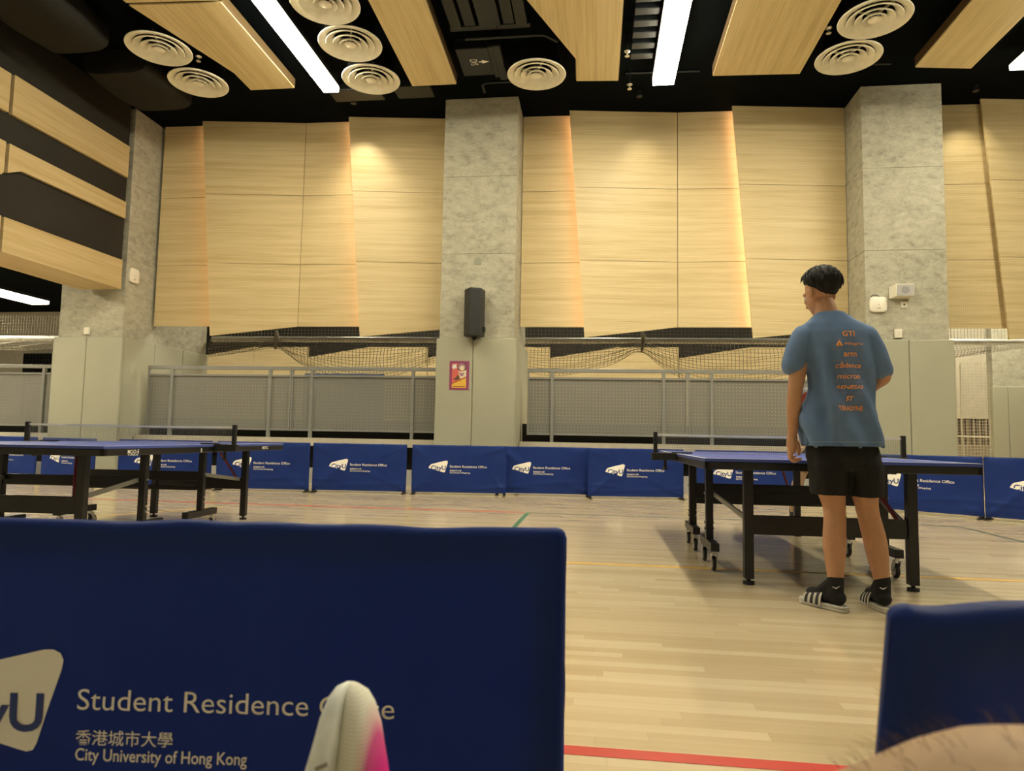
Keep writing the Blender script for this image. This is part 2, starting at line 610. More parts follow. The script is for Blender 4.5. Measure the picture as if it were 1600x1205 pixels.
# ------------------------------------------------------------------ concrete columns and their padding
def column(x0, x1, y0, y1, pad_x0, pad_x1, seams, label, pad_label, seam_x):
    b = MB()
    zs = [0] + seams + [6.835]
    for a, c in zip(zs[:-1], zs[1:]):
        b.box(x0, x1, y0, y1, a + (0.004 if a else 0), c - (0.004 if c < 6.8 else 0))
    b.box(x0 + 0.008, x1 - 0.008, y0 + 0.008, y1 - 0.008, 0.01, 6.83)
    tag(b.build('concrete_column', m_concrete, bevel=0.006), label, 'column', 'concrete columns')
    t = empty('column_padding', ((pad_x0 + pad_x1) / 2, y0, 0), pad_label, 'wall padding', 'padding round the columns')
    th = 0.055
    for a, c in ((pad_x0, seam_x), (seam_x, pad_x1)):
        MB().box(a + 0.003, c - 0.003, y0 - th, y0 - 0.002, 0.0, 2.55).build('front_pad', m_pad, t, bevel=0.018, seg=3)
    ny = max(1, round((y1 - y0 + th) / 0.95)); st = (y1 - y0 + th) / ny
    for s, xf in ((-1, x0), (1, x1)):
        for k in range(ny):
            ya, yb = y0 - th + 0.003 + k * st, y0 - th - 0.003 + (k + 1) * st
            if k == 0: ya = y0 + 0.001
            MB().box(*((xf + 0.002, xf + th) if s > 0 else (xf - th, xf - 0.002)), ya, yb, 0.0, 2.55).build('side_pad', m_pad, t, bevel=0.012, seg=2)
    return t


column(-9.80, -8.53, 11.20, 13.85, -9.855, -8.475, [4.02, 5.40], 'concrete column at the left, behind the black wall with oak strips',
       'tall grey padding around the foot of the left concrete column', -9.19)
column(-2.71, -1.41, 11.38, 13.15, -2.755, -1.365, [4.03, 5.41], 'middle concrete column with the black loudspeaker on it',
       'grey padding around the middle column, poster stuck on it', -2.11)
column(4.34, 5.60, 11.57, 13.2, 4.28, 5.655, [4.03, 5.42], 'right concrete column behind the man in the blue shirt',
       'grey padding around the right column behind the man', 4.97)

# ------------------------------------------------------------------ oak wall panels
ZS = [2.88, 4.06, 5.40, 6.835]


def wall_panel(tl, bl, tr, br, label, led=False):
    """corner points (x, y, z) of the face; boards 4 cm thick stacked in three rows"""
    tl, bl, tr, br = map(V, (tl, bl, tr, br))
    b = MB()
    th = V((0, 0.04, 0))
    def edge(p, q, z):
        t = (z - p.z) / (q.z - p.z)
        return p.lerp(q, t)
    rows = [(None, ZS[1]), (ZS[1], ZS[2]), (ZS[2], None)]
    for a, c in rows:
        pa = bl if a is None else edge(bl, tl, a + 0.004)
        pb = br if a is None else edge(br, tr, a + 0.004)
        pc = tr if c is None else edge(br, tr, c - 0.004)
        pd = tl if c is None else edge(bl, tl, c - 0.004)
        b.prism([pa, pb, pc, pd], th)
    o = tag(b.build('oak_wall_panel', m_wood_wall), label, 'wall panel', 'oak panels of the back wall')
    if led:
        d = V((0.05, 0.075, 0))
        s = MB().bar(bl + d + V((0, 0, 0.02)), tl + d - V((0, 0, 0.02)), 0.02, 0.012, (0, 1, 0))
        s.build('led_strip', m_led, o)
    return o


def P(x, Y, z): return (x, wy(x, Y), z)


TOP = 6.835
wall_panel(P(-8.46, 12.15, TOP), P(-8.46, 12.15, 2.88), P(-7.38, 12.15, TOP), P(-7.05, 12.15, 2.88), 'narrow oak wall panel beside the left concrete column')
wall_panel(P(-7.57, 11.95, TOP), P(-7.20, 11.95, 2.67), P(-5.60, 12.15, TOP), P(-5.60, 12.15, 2.88), 'wide slanted oak wall panel second from the left column', True)
wall_panel(P(-5.59, 12.15, TOP), P(-5.59, 12.15, 2.88), P(-4.50, 12.15, TOP), P(-4.15, 12.15, 2.88), 'oak wall panel third from the left column, right of the fold')
wall_panel(P(-4.68, 11.95, TOP), P(-4.32, 11.95, 2.66), P(-2.73, 12.15, TOP), P(-2.73, 12.15, 2.84), 'slanted oak wall panel left of the middle column, bright upper corner', True)
wall_panel(P(-1.40, 12.15, TOP), P(-1.40, 12.15, 2.88), P(-0.35, 12.15, TOP), P(-0.05, 12.15, 2.88), 'narrow oak wall panel right of the middle column')
wall_panel(P(-0.54, 11.95, TOP), P(-0.23, 11.95, 2.66), P(1.41, 12.15, TOP), P(1.41, 12.15, 2.88), 'wide slanted oak wall panel with soft light patch, right of middle column', True)
wall_panel(P(1.42, 12.15, TOP), P(1.42, 12.15, 2.88), P(2.55, 12.15, TOP), P(2.88, 12.15, 2.88), 'oak wall panel with warm glow along its right edge')
wall_panel(P(2.35, 11.95, TOP), P(2.67, 11.95, 2.66), P(4.33, 12.15, TOP), P(4.33, 12.15, 2.85), "slanted oak wall panel left of the right column, above the man's head", True)
wall_panel(P(5.61, 12.15, TOP), P(5.61, 12.15, 2.87), P(6.80, 12.15, TOP), P(7.10, 12.15, 2.87), 'narrow oak wall panel right of the right column, shadowed right edge')
wall_panel(P(6.52, 11.95, TOP), P(6.83, 11.95, 2.65), P(8.40, 12.15, TOP), P(8.40, 12.15, 2.85), 'slanted oak wall panel at the right edge of the photo')


# downlights washing the wall
def downlight(x, Y, power, label, dy=0.0):
    y = wy(x, Y)
    t = empty('wall_washer', (x, y, 6.72), label, 'downlight', 'wall washers')
    MB().cyl((x, y, 6.74), (x, y, 6.838), 0.05, 20).build('housing', m_black_metal, t, smooth=True)
    l = bpy.data.lights.new('lamp', 'SPOT')
    l.energy = power; l.color = (1.0, 0.87, 0.6); l.spot_size = math.radians(76); l.spot_blend = 1.0; l.shadow_soft_size = 0.03
    lo = bpy.data.objects.new('lamp', l); COL.objects.link(lo)
    lo.parent = t; lo.location = (0, 0, 0.0); lo.rotation_euler = (math.radians(27), dy, 0)
    return t


downlight(-4.34, 11.28, 42, 'small black downlight above the slanted panel left of the middle column')
downlight(0.68, 11.34, 15, 'small black downlight above the panel right of the middle column', -0.18)
downlight(6.2, 11.5, 24, 'small black downlight above the panel right of the right column', -0.1)

# ------------------------------------------------------------------ left wall: oak strips
def side_strip(pts, label, xf=-8.50, xb=-8.56):
    b = MB().prism([(xf, y, z) for y, z in pts], (xb - xf, 0, 0))
    return tag(b.build('oak_wall_strip', m_wood_side, bevel=0.003), label, 'wall strip', 'oak strips on the left wall')


side_strip([(8.58, 5.44), (11.05, 5.46), (11.05, 6.04), (8.58, 6.04)], 'topmost long oak strip on the black left wall')
side_strip([(6.0, 5.40), (8.52, 5.44), (8.52, 6.02), (6.0, 6.02)], 'topmost oak strip cut by the left edge of the photo')
side_strip([(8.58, 4.56), (8.82, 4.68), (11.05, 4.70), (11.05, 5.0), (8.58, 5.0)], 'middle narrow oak strip on the black left wall')
side_strip([(6.0, 4.45), (8.48, 4.50), (8.52, 4.55), (8.52, 5.0), (6.0, 5.0)], 'middle oak strip cut by the left edge of the photo')
box = MB()
box.prism([(-8.50, 8.58, 3.40), (-8.50, 11.05, 3.40), (-8.50, 11.05, 3.93), (-8.50, 8.58, 3.91)], (-0.058, 0, 0))
box.prism([(-8.5585, 8.58, 3.40), (-8.5585, 11.05, 3.40), (-9.30, 11.05, 3.40), (-9.30, 8.58, 3.40)], (0, 0, 0.018))
tag(box.build('oak_beam_casing', m_wood_side), 'lowest oak strip wrapping under the left beam near the column', 'beam casing', 'oak strips on the left wall')
box = MB()
box.prism([(-8.50, 6.0, 3.40), (-8.50, 8.53, 3.40), (-8.50, 8.53, 3.91), (-8.50, 6.0, 3.90)], (-0.058, 0, 0))
box.prism([(-8.5585, 6.0, 3.40), (-8.5585, 8.53, 3.40), (-9.30, 8.53, 3.40), (-9.30, 6.0, 3.40)], (0, 0, 0.018))
tag(box.build('oak_beam_casing', m_wood_side), 'lowest oak strip cut by the left edge, under the beam', 'beam casing', 'oak strips on the left wall')

# ------------------------------------------------------------------ ceiling fittings
def baffle(pts, label, th=0.13, z=6.48):
    t = MB().prism([(x, y, z) for x, y in pts], (0, 0, 0.02)).build('ceiling_baffle', m_wood_baffle)
    tag(t, label, 'ceiling baffle', 'oak baffles under the ceiling')
    n = len(pts)
    c = V((sum(p[0] for p in pts) / n, sum(p[1] for p in pts) / n, z))
    b = MB()
    q = [c + (V((x, y, z)) - c) * 0.995 for x, y in pts]
    for i in range(n):
        p0, p1 = q[i] + V((0, 0, 0.02)), q[(i + 1) % n] + V((0, 0, 0.02))
        e = (p1 - p0).cross(V((0, 0, 1))).normalized() * 0.012
        b.prism([p0, p1, p1 + V((0, 0, th)), p0 + V((0, 0, th))], e)
    b.build('edge_frame', m_edge, t)
    xs = [p[0] for p in pts]; ys = [p[1] for p in pts]
    for fx in (0.3, 0.7):
        for fy in (0.75, 0.9):
            x, y = min(xs) + (max(xs) - min(xs)) * fx, min(ys) + (max(ys) - min(ys)) * fy
            MB().cyl((x, y, z + 0.02), (x, y, 6.84), 0.005, 6).build('hanger', m_black_metal, t)
    return t


baffle([(-6.19, 7.86), (-4.93, 7.93), (-4.93, 10.11), (-5.68, 10.11), (-5.68, 9.59)], 'broad oak ceiling baffle with clipped corner, left of the first light')
baffle([(-6.45, 5.2), (-4.93, 5.2), (-4.93, 7.88), (-6.19, 7.81)], 'oak ceiling baffle cut off at the top left edge of the photo')
baffle([(-2.97, 5.2), (-2.20, 5.2), (-2.27, 10.23), (-2.99, 10.23)], 'narrow straight oak ceiling baffle left of the middle column')
baffle([(-2.2, 5.2), (0.30, 5.2), (0.29, 10.36), (-0.36, 10.31), (-0.35, 9.69)], 'tapering oak ceiling baffle left of the middle light')
baffle([(1.74, 5.2), (3.06, 5.2), (3.03, 10.41), (1.73, 10.35)], 'broad oak ceiling baffle right of the middle light')
baffle([(4.67, 5.2), (5.50, 5.2), (5.50, 9.2), (5.50, 10.49), (4.67, 10.38)], 'oak ceiling baffle above the right column')


def light_run(x0, x1, y_end, y_start, label, z=6.48, mat=None, seg=1.2):
    t = empty('linear_ceiling_light', ((x0 + x1) / 2, (y_end + y_start) / 2, z), label, 'ceiling light', 'linear ceiling lights')
    MB().box(x0 - 0.015, x1 + 0.015, y_start, y_end + 0.012, z + 0.008, z + 0.09).build('housing', m_black_metal, t)
    y = y_end
    while y > y_start + 0.3:
        MB().cyl(((x0 + x1) / 2, y - 0.3, z + 0.09), ((x0 + x1) / 2, y - 0.3, 6.84 if z > 5 else 4.9), 0.006, 6).build('hanger', m_black_metal, t)
        a = max(y - seg + 0.006, y_start)
        MB().box(x0, x1, a, y - 0.006, z - 0.065, z + 0.012).build('diffuser', mat or m_light, t)
        y -= seg
    return t


light_run(-4.45, -4.20, 10.18, 1.78, 'white linear ceiling light left of the middle column')
light_run(0.83, 1.15, 10.44, 2.04, 'white linear ceiling light right of the middle column')
light_run(6.02, 6.32, 10.48, 2.08, 'white linear ceiling light at the top right corner')
light_run(-14.75, -14.25, 15.9, 8.7, 'white linear light low in the side hall at the left', 4.2)
light_run(-11.75, -11.35, 9.0, 3.0, 'added white linear light over the side hall, unseen beyond the left edge', 4.2)  # out of view, added to light the left column's padding
light_run(-6.5, -6.1, 17.2, 14.8, 'unseen light added over the far hall behind the left panels', 6.2, m_light_added)  # hidden fixture, added to brighten the far oak panels
light_run(0.0, 0.4, 17.2, 14.8, 'unseen light added over the far hall behind the middle panels', 6.2, m_light_added)  # likewise added and hidden, lights the far hall in the middle
light_run(10.6, 11.0, 19.0, 16.6, 'unseen light added over the far hall above the slatted window', 6.2, m_light_added)  # added out of sight to lift the pale board and far wall
light_run(7.9, 8.7, 15.7, 13.3, 'unseen light added over the far hall behind the right column', 6.2, m_light_added)  # unseen, added and widened to light the distant padded column


def air_diffuser(x, y, label, z=6.48):
    R = 0.455
    t = empty('round_air_diffuser', (x, y, z), label, 'air diffuser', 'round air diffusers')
    def ring(r_in, r_out, z_in, z_out, nm):
        th = 0.012
        pr = [(r_out, z_out), (r_out * 0.985, z_out - 0.012), (r_in + 0.01, z_in - 0.012), (r_in, z_in), (r_in + 0.008, z_in + th), (r_out - 0.005, z_out + th)]
        MB().lathe((x, y, z), pr, 48, loop=True).build(nm, m_offwhite, t, smooth=40)
    ring(0.335, R, 0.035, 0.0, 'outer_flange')
    ring(0.235, 0.345, 0.055, -0.005, 'cone_ring')
    ring(0.145, 0.245, 0.050, -0.012, 'cone_ring')
    ring(0.075, 0.150, 0.035, -0.018, 'cone_ring')
    MB().lathe((x, y, z), [(0.085, -0.02), (0.03, -0.034), (0.002, -0.036), (0.002, 0.0), (0.06, 0.005), (0.085, -0.008)], 40).build('centre_disc', m_offwhite, t, smooth=40)
    MB().lathe((x, y, z), [(R - 0.02, 0.01), (R - 0.07, 0.08), (R - 0.12, 0.355), (R - 0.125, 0.355), (R - 0.09, 0.08), (R - 0.04, 0.01)], 40, loop=True).build('neck', m_black_metal, t, smooth=40)
    s = MB()
    for k in range(4):
        a = k * PI / 2 + 0.4
        s.bar((x + 0.05 * math.cos(a), y + 0.05 * math.sin(a), z + 0.05), (x + 0.40 * math.cos(a), y + 0.40 * math.sin(a), z + 0.05), 0.015, 0.03)
    s.build('strut', m_offwhite, t)
    return t


air_diffuser(-6.44, 8.85, 'round cream air diffuser furthest left, nearer of its pair')
air_diffuser(-6.42, 9.82, 'round cream air diffuser at the left, beside the clipped oak baffle end')
air_diffuser(-3.57, 8.08, 'round cream air diffuser cut by the top edge, beside the left light')
air_diffuser(-3.57, 9.00, 'round cream air diffuser in the middle of the three by the left light')
air_diffuser(-3.59, 9.97, 'round cream air diffuser nearest the wall beside the left light')
air_diffuser(-0.97, 10.07, 'lone round cream air diffuser above the middle column')
air_diffuser(3.61, 9.10, 'round cream air diffuser at the right, nearer the top edge')
air_diffuser(3.60, 10.03, 'round cream air diffuser just left of the right column')


def sprinkler(x, y, label):
    t = empty('sprinkler', (x, y, 6.5), label, 'sprinkler', 'ceiling sprinklers')
    MB().cyl((x, y, 6.56), (x, y, 6.84), 0.012, 8).build('pipe', m_black_metal, t)
    MB().lathe((x, y, 6.5), [(0.005, -0.02), (0.035, -0.018), (0.035, -0.012), (0.012, -0.005), (0.016, 0.03), (0.045, 0.055), (0.045, 0.06), (0.005, 0.06)], 14).build('head', m_chrome, t, smooth=40)


sprinkler(-6.05, 9.22, 'small sprinkler beside the left pair of diffusers')
sprinkler(0.40, 9.69, 'small sprinkler between tapering baffle and middle light')
sprinkler(3.12, 9.38, 'small sprinkler beside the right pair of diffusers')
sprinkler(0.48, 10.64, 'small sprinkler near the wall by the middle light')

# ducts
d = empty('air_duct', (-1.4, 9.95, 6.55), 'dark air duct lettered S.A.D. with an arrow, left of the lone diffuser', 'duct')
b = MB(); b.box(-2.16, -1.66, 9.55, 10.3, 6.64, 6.83); b.box(-1.66, -1.58, 9.5, 10.35, 6.62, 6.83); b.box(-1.58, -1.46, 9.45, 10.4, 6.60, 6.83)
b.build('casing', m_duct, d, bevel=0.015)
vs, fs = text_flat('SAD', 0.17, 0.115)
b = MB(); b.add([(-1.87 - q, 9.985 - p, 6.637) for p, q in vs], fs)
b.build('lettering', m_print_white, d)
b = MB(); b.add([(-1.85, 9.885, 6.637), (-1.85, 9.915, 6.637), (-1.80, 9.915, 6.637), (-1.80, 9.95, 6.637), (-1.69, 9.90, 6.637), (-1.80, 9.85, 6.637), (-1.80, 9.885, 6.637)], [(0, 1, 2, 3, 4, 5, 6)])
b.build('arrow', m_print_white, d)


def simple(name, mb, mat, label, cat, group=None, **k):
    return tag(mb.build(name, mat, **k), label, cat, group)


b = MB()
for i, x in enumerate((-2.12, -1.92, -1.70, -1.36, -1.18)):
    b.box(x, x + (0.16 if i != 2 else 0.3), 7.0, 9.1, 6.68 + 0.03 * (i % 2), 6.83)
b.box(-2.15, -0.98, 9.1, 9.2, 6.70, 6.83)
simple('air_duct', b, m_duct, 'ribbed dark duct bank above the S.A.D. lettering', 'duct', bevel=0.01)
simple('pipe', MB().tube([(-1.95, 9.32, 6.66), (-0.85, 9.32, 6.66), (-0.78, 9.34, 6.66), (-0.62, 9.5, 6.66)], 0.025, 10), m_duct, 'dark thin pipe bending beside the tapering baffle', 'pipe', smooth=True)
simple('pipe', MB().tube([(-1.9, 10.75, 6.6), (-1.9, 10.52, 6.6), (-1.82, 10.45, 6.6), (-1.1, 10.45, 6.6)], 0.02, 10), m_duct, 'dark thin pipe above the middle column', 'pipe', smooth=True)
simple('pipe', MB().tube([(0.42, 10.76, 6.818), (1.6, 10.8, 6.818)], 0.018, 8), m_duct, 'dark pipe behind the end of the middle light', 'pipe', smooth=True)
simple('pipe', MB().tube([(3.5, 10.5, 6.65), (4.4, 10.55, 6.65)], 0.02, 8), m_duct, 'dark pipe behind the right pair of diffusers', 'pipe', smooth=True)
b = MB()
for k in range(6):
    y = 8.5 + k * 0.27
    b.box(0.46, 0.80, y, y + 0.14, 6.60, 6.83)
simple('air_duct', b, m_duct, 'dark ribbed duct between the tapering baffle and the middle light', 'duct', bevel=0.01)
b = MB(); b.box(-3.45, -2.8, 10.6, 11.0, 6.68, 6.83); b.box(-4.6, -3.7, 10.65, 11.05, 6.70, 6.83)
simple('air_duct', b, m_duct, 'dark boxed duct along the wall left of the middle column', 'duct', bevel=0.02)


def cloth_duct(x0, x1, y0, y1, z0, label):
    b = MB()
    R = []
    for k in range(9):
        t = k / 8
        y = y0 + (y1 - y0) * t
        s = 0.86 + 0.14 * math.sin(PI * min(max(t, 0.05), 0.95))
        cx, cz = (x0 + x1) / 2, (z0 + 6.83) / 2
        w, h = (x1 - x0) / 2 * s, (6.83 - z0) / 2 * s
        R.append([V((cx + w * math.copysign(abs(math.cos(a)) ** 0.55, math.cos(a)), y, cz + h * math.copysign(abs(math.sin(a)) ** 0.55, math.sin(a)))) for a in [2 * PI * j / 28 for j in range(28)]])
    b.rings(R)
    simple('wrapped_duct', b, m_duct_cloth, label, 'duct', 'wrapped black ducts at the left', smooth=True)


cloth_duct(-8.1, -6.98, 7.2, 8.6, 6.30, 'larger wrapped dark duct under the ceiling in the upper left corner')
cloth_duct(-8.1, -6.9, 9.3, 10.5, 6.38, 'smaller wrapped dark duct beyond the larger one, upper left')
t = empty('ceiling_projector', (-8.3, 8.0, 6.35), 'black device hung high in the upper left corner', 'projector')
MB().box(-8.5, -8.12, 7.3, 7.85, 6.10, 6.26).build('casing', m_black_plastic, t, bevel=0.02)
MB().box(-8.4, -8.3, 7.5, 7.6, 6.26, 6.84).build('bracket', m_black_metal, t)
MB().box(-8.118, -8.112, 7.65, 7.75, 6.18, 6.22).build('badge', m_grey_grille, t)

# ------------------------------------------------------------------ things fixed to the columns
yc = 11.38
t = empty('loudspeaker', (-2.08, yc - 0.2, 2.56), 'black upright loudspeaker on the middle concrete column', 'loudspeaker')
b = MB()
# turned cabinet, front baffle narrower
pts = [(-0.15, 0.12), (-0.17, -0.02), (-0.04, -0.20), (0.14, -0.13), (0.17, 0.10), (0.05, 0.14)]
b.prism([(-2.075 + x, yc - 0.20 + y, 2.56) for x, y in pts], (0, 0, 0.80))
b.build('cabinet', m_speaker, t, bevel=0.012, seg=3)
b = MB(); b.prism([(-2.075 - 0.02, yc - 0.403, 2.60), (-2.075 + 0.125, yc - 0.345, 2.60), (-2.075 + 0.125, yc - 0.345, 3.32), (-2.075 - 0.02, yc - 0.403, 3.32)], (0.004, 0.012, 0))
b.build('grille', m_black_plastic, t)
b = MB(); b.box(-2.12, -2.03, yc - 0.16, yc - 0.002, 2.535, 2.56); b.cyl((-2.075, yc - 0.15, 2.50), (-2.075, yc - 0.15, 2.56), 0.025); b.box(-1.92, -1.885, yc - 0.22, yc - 0.12, 2.64, 2.72)
b.box(-2.11, -2.04, yc - 0.16, yc - 0.002, 2.9, 2.95)
b.build('bracket', m_black_metal, t)

p = MB().box(-2.505, -2.165, yc - 0.064, yc - 0.0575, 1.665, 2.155)
p = tag(p.build('poster', m_purple), 'small purple bordered poster on the grey padding of the middle column', 'poster')
def flat(name, pts, mat, par, k=1):
    y = yc - 0.0645 - 0.0006 * k
    MB().add([(-2.505 + 0.34 * a, y, 1.665 + 0.49 * c) for a, c in pts], [tuple(range(len(pts)))]).build(name, mat, par)
flat('coral_field', [(.13, .06), (.86, .06), (.86, .92), (.13, .92)], m_coral, p, 1)
flat('dark_patch', [(.5, .92), (.86, .92), (.86, .64), (.42, .68), (.38, .86)], m_edge, p, 2)
flat('gold_field', [(.13, .07), (.86, .07), (.86, .42), (.13, .19)], m_gold, p, 2)
flat('stripe', [(.13, .19), (.86, .42), (.86, .44), (.13, .21)], m_edge, p, 3)
flat('dark_shape', [(.18, .36), (.30, .33), (.52, .35), (.50, .48), (.40, .50), (.34, .43)], m_edge, p, 3)
flat('mauve_blob', [(.62 + .2 * math.cos(a), .80 + .12 * math.sin(a)) for a in [k * PI / 9 for k in range(18)]], m_mauve, p, 3)
flat('cream_blob', [(.64 + .12 * math.cos(a), .75 + .09 * math.sin(a)) for a in [k * PI / 9 for k in range(18)]], m_cream, p, 4)
flat('cream_field', [(.44, .66), (.60, .62), (.86, .69), (.86, .46), (.56, .38), (.50, .50)], m_cream, p, 4)
flat('mauve_field', [(.46, .62), (.58, .58), (.78, .60), (.70, .47), (.56, .47)], m_mauve, p, 5)
flat('white_splash', [(.10, .88), (.18, .83), (.10, .78), (.20, .75), (.14, .70), (.28, .74), (.40, .76), (.34, .80), (.36, .90), (.24, .87)], m_line_white, p, 4)
flat('footer_line', [(.20, .10), (.80, .10), (.80, .125), (.20, .125)], m_edge, p, 4)

simple('wall_plate', MB().prism([(-2.13, yc - 0.012, 3.845), (-2.01, yc - 0.012, 3.845), (-2.01, yc - 0.012, 3.91), (-2.03, yc - 0.012, 3.965), (-2.11, yc - 0.012, 3.965), (-2.13, yc - 0.012, 3.91)], (0, 0.011, 0)),
       plain('faded_green_plate', (0.25, 0.27, 0.20), 0.6), 'small grey green plate high on the middle column', 'plate')

yr = 11.57
def access_point(cx, cz, w, h, nrm, label):
    """rounded square box on a wall; nrm 'Y' faces the court, 'X' faces +x"""
    def pt(a, c, dd):
        return V((cx + a, yr - dd, cz + c)) if nrm == 'Y' else V((-8.53 + dd, cx + a, cz + c))
    t = empty('wireless_access_point', pt(0, -h / 2, 0), label, 'access point', 'wireless access points')
    R = []
    for dd, s in ((0.001, 0.97), (0.03, 1.0), (0.045, 0.97), (0.052, 0.88)):
        q = []
        for k in range(32):
            a = 2 * PI * k / 32
            ca, sa = math.cos(a), math.sin(a)
            q.append(pt(w / 2 * s * math.copysign(abs(ca) ** 0.42, ca), h / 2 * s * math.copysign(abs(sa) ** 0.42, sa), dd))
        R.append(q)
    MB().rings(R).build('cover', m_white_plastic, t, smooth=40)
    q = [pt(0.035 * math.cos(a), -0.25 * h + 0.018 * math.sin(a), 0.0525) for a in [2 * PI * k / 20 for k in range(20)]]
    MB().add(q, [tuple(range(20))]).build('emblem', plain('pale_emblem', (0.52, 0.47, 0.33), 0.5), t)
    q = [pt(0.008 * math.cos(a), -0.02 * h + 0.012 * math.sin(a), 0.0525) for a in [2 * PI * k / 12 for k in range(12)]]
    MB().add(q, [tuple(range(12))]).build('indicator', m_grey_grille, t)
    return t


ap = access_point(4.525, 3.13, 0.27, 0.255, 'Y', 'white square wireless unit on the right column, left of the small speaker')
MB().tube([(4.42, yr - 0.02, 3.26), (4.45, yr - 0.02, 3.29), (4.52, yr - 0.02, 3.28), (4.56, yr - 0.02, 3.255)], 0.006, 6).build('cable', m_black_plastic, ap)
access_point(11.37, 3.72, 0.26, 0.27, 'X', 'white rounded wireless unit on the side of the left column')

t = empty('wall_speaker', (4.86, yr - 0.1, 3.23), 'small white wall speaker with grey grille on the right column', 'speaker')
b = MB(); b.prism([(4.70, yr - 0.002, 3.22), (4.745, yr - 0.17, 3.235), (5.02, yr - 0.17, 3.235), (5.02, yr - 0.002, 3.22)], (0, 0, 0.2))
b.build('cabinet', m_white_plastic, t, bevel=0.006)
MB().box(4.755, 5.01, yr - 0.176, yr - 0.1705, 3.245, 3.425).build('grille', m_grey_grille, t)
MB().lathe((4.885, yr - 0.1765, 3.335), [(0.06, 0.0), (0.055, -0.003), (0.002, -0.003)], 24, 'Y').build('cone', plain('dark_grille', (0.27, 0.27, 0.26), 0.6), t)
MB().tube([(4.99, yr - 0.06, 3.24), (4.99, yr - 0.03, 3.18), (4.93, yr - 0.015, 3.13)], 0.005, 6).build('cable', m_white_plastic, t)
t = empty('socket_outlet', (4.925, yr - 0.01, 3.075), 'small square socket plate under the wall speaker', 'socket')
MB().box(4.875, 4.98, yr - 0.014, yr - 0.001, 3.075, 3.175).build('plate', m_white_plastic, t, bevel=0.003)
MB().cyl((4.925, yr - 0.03, 3.128), (4.925, yr - 0.013, 3.128), 0.012).build('plug', m_black_plastic, t)
t = empty('switch_box', (4.82, yr - 0.02, 2.585), 'white switch box just above the padding of the right column', 'switch')
MB().box(4.765, 4.875, yr - 0.045, yr - 0.001, 2.585, 2.725).build('box', m_white_plastic, t, bevel=0.006)
for k in range(2):
    MB().box(4.785 + 0.04 * k, 4.815 + 0.04 * k, yr - 0.051, yr - 0.0455, 2.63, 2.70).build('rocker', m_white_plastic, t, bevel=0.002)
t = empty('switch_box', (-9.21, 11.18, 2.56), 'white switch box just above the padding of the left column', 'switch')
MB().box(-9.265, -9.165, 11.155, 11.199, 2.60, 2.73).build('box', m_white_plastic, t, bevel=0.006)
MB().box(-9.235, -9.195, 11.149, 11.1545, 2.64, 2.70).build('rocker', m_white_plastic, t, bevel=0.002)

# ------------------------------------------------------------------ railings
def railing(xa, xb, posts, label):
    t = empty('railing_panel', ((xa + xb) / 2, wy((xa + xb) / 2, 11.85), 0.80), label, 'railing', 'grey railings along the raised edge')
    def y(x): return wy(x, 11.85)
    MB().bar((xa, y(xa), 2.055), (xb, y(xb), 2.055), 0.05, 0.065).build('handrail', m_rail, t, bevel=0.006)
    for x in posts:
        MB().bar((x, y(x), 0.80), (x, y(x), 2.022), 0.055, 0.06, (0, 1, 0)).build('post', m_rail, t, bevel=0.004)
    fr = MB()
    fr.bar((xa + .003, y(xa), 1.92), (xb - .003, y(xb), 1.92), 0.03, 0.035)
    fr.bar((xa + .003, y(xa), .94), (xb - .003, y(xb), .94), 0.03, 0.035)
    for x in (xa + .018, xb - .018):
        fr.bar((x, y(x), .92), (x, y(x), 2.03), 0.028, 0.035, (0, 1, 0))
    fr.build('frame', m_rail, t)
    yb = 0.012
    MB().prism([(xa + .006, y(xa) + yb, .93), (xb - .006, y(xb) + yb, .93), (xb - .006, y(xb) + yb, 1.915), (xa + .006, y(xa) + yb, 1.915)], (0, 0.003, 0)).build('perforated_sheet', m_perf, t)
    return t


railing(-8.30, -5.526, (-7.82, -5.93), 'grey perforated railing panel right of the left column')
railing(-5.524, -2.82, (-5.14, -3.27), 'grey perforated railing panel left of the middle column')
railing(-1.22, 1.549, (-0.78, 1.14), 'grey perforated railing panel right of the middle column')
railing(1.551, 4.22, (1.95, 3.84), 'grey perforated railing panel partly hidden by the man')
railing(-12.95, -9.92, (-12.5, -10.38), 'grey perforated railing panel left of the left column')

# ------------------------------------------------------------------ nets behind the railings
def lerp_table(tab, x):
    for (a, za), (b, zb) in zip(tab[:-1], tab[1:]):
        if a <= x <= b: return za + (zb - za) * (x - a) / (b - a)
    return tab[0][1] if x < tab[0][0] else tab[-1][1]


def smooth_table(tab, x, w=0.18):
    return sum(lerp_table(tab, x + k * w / 2) for k in (-2, -1, 0, 1, 2)) / 5


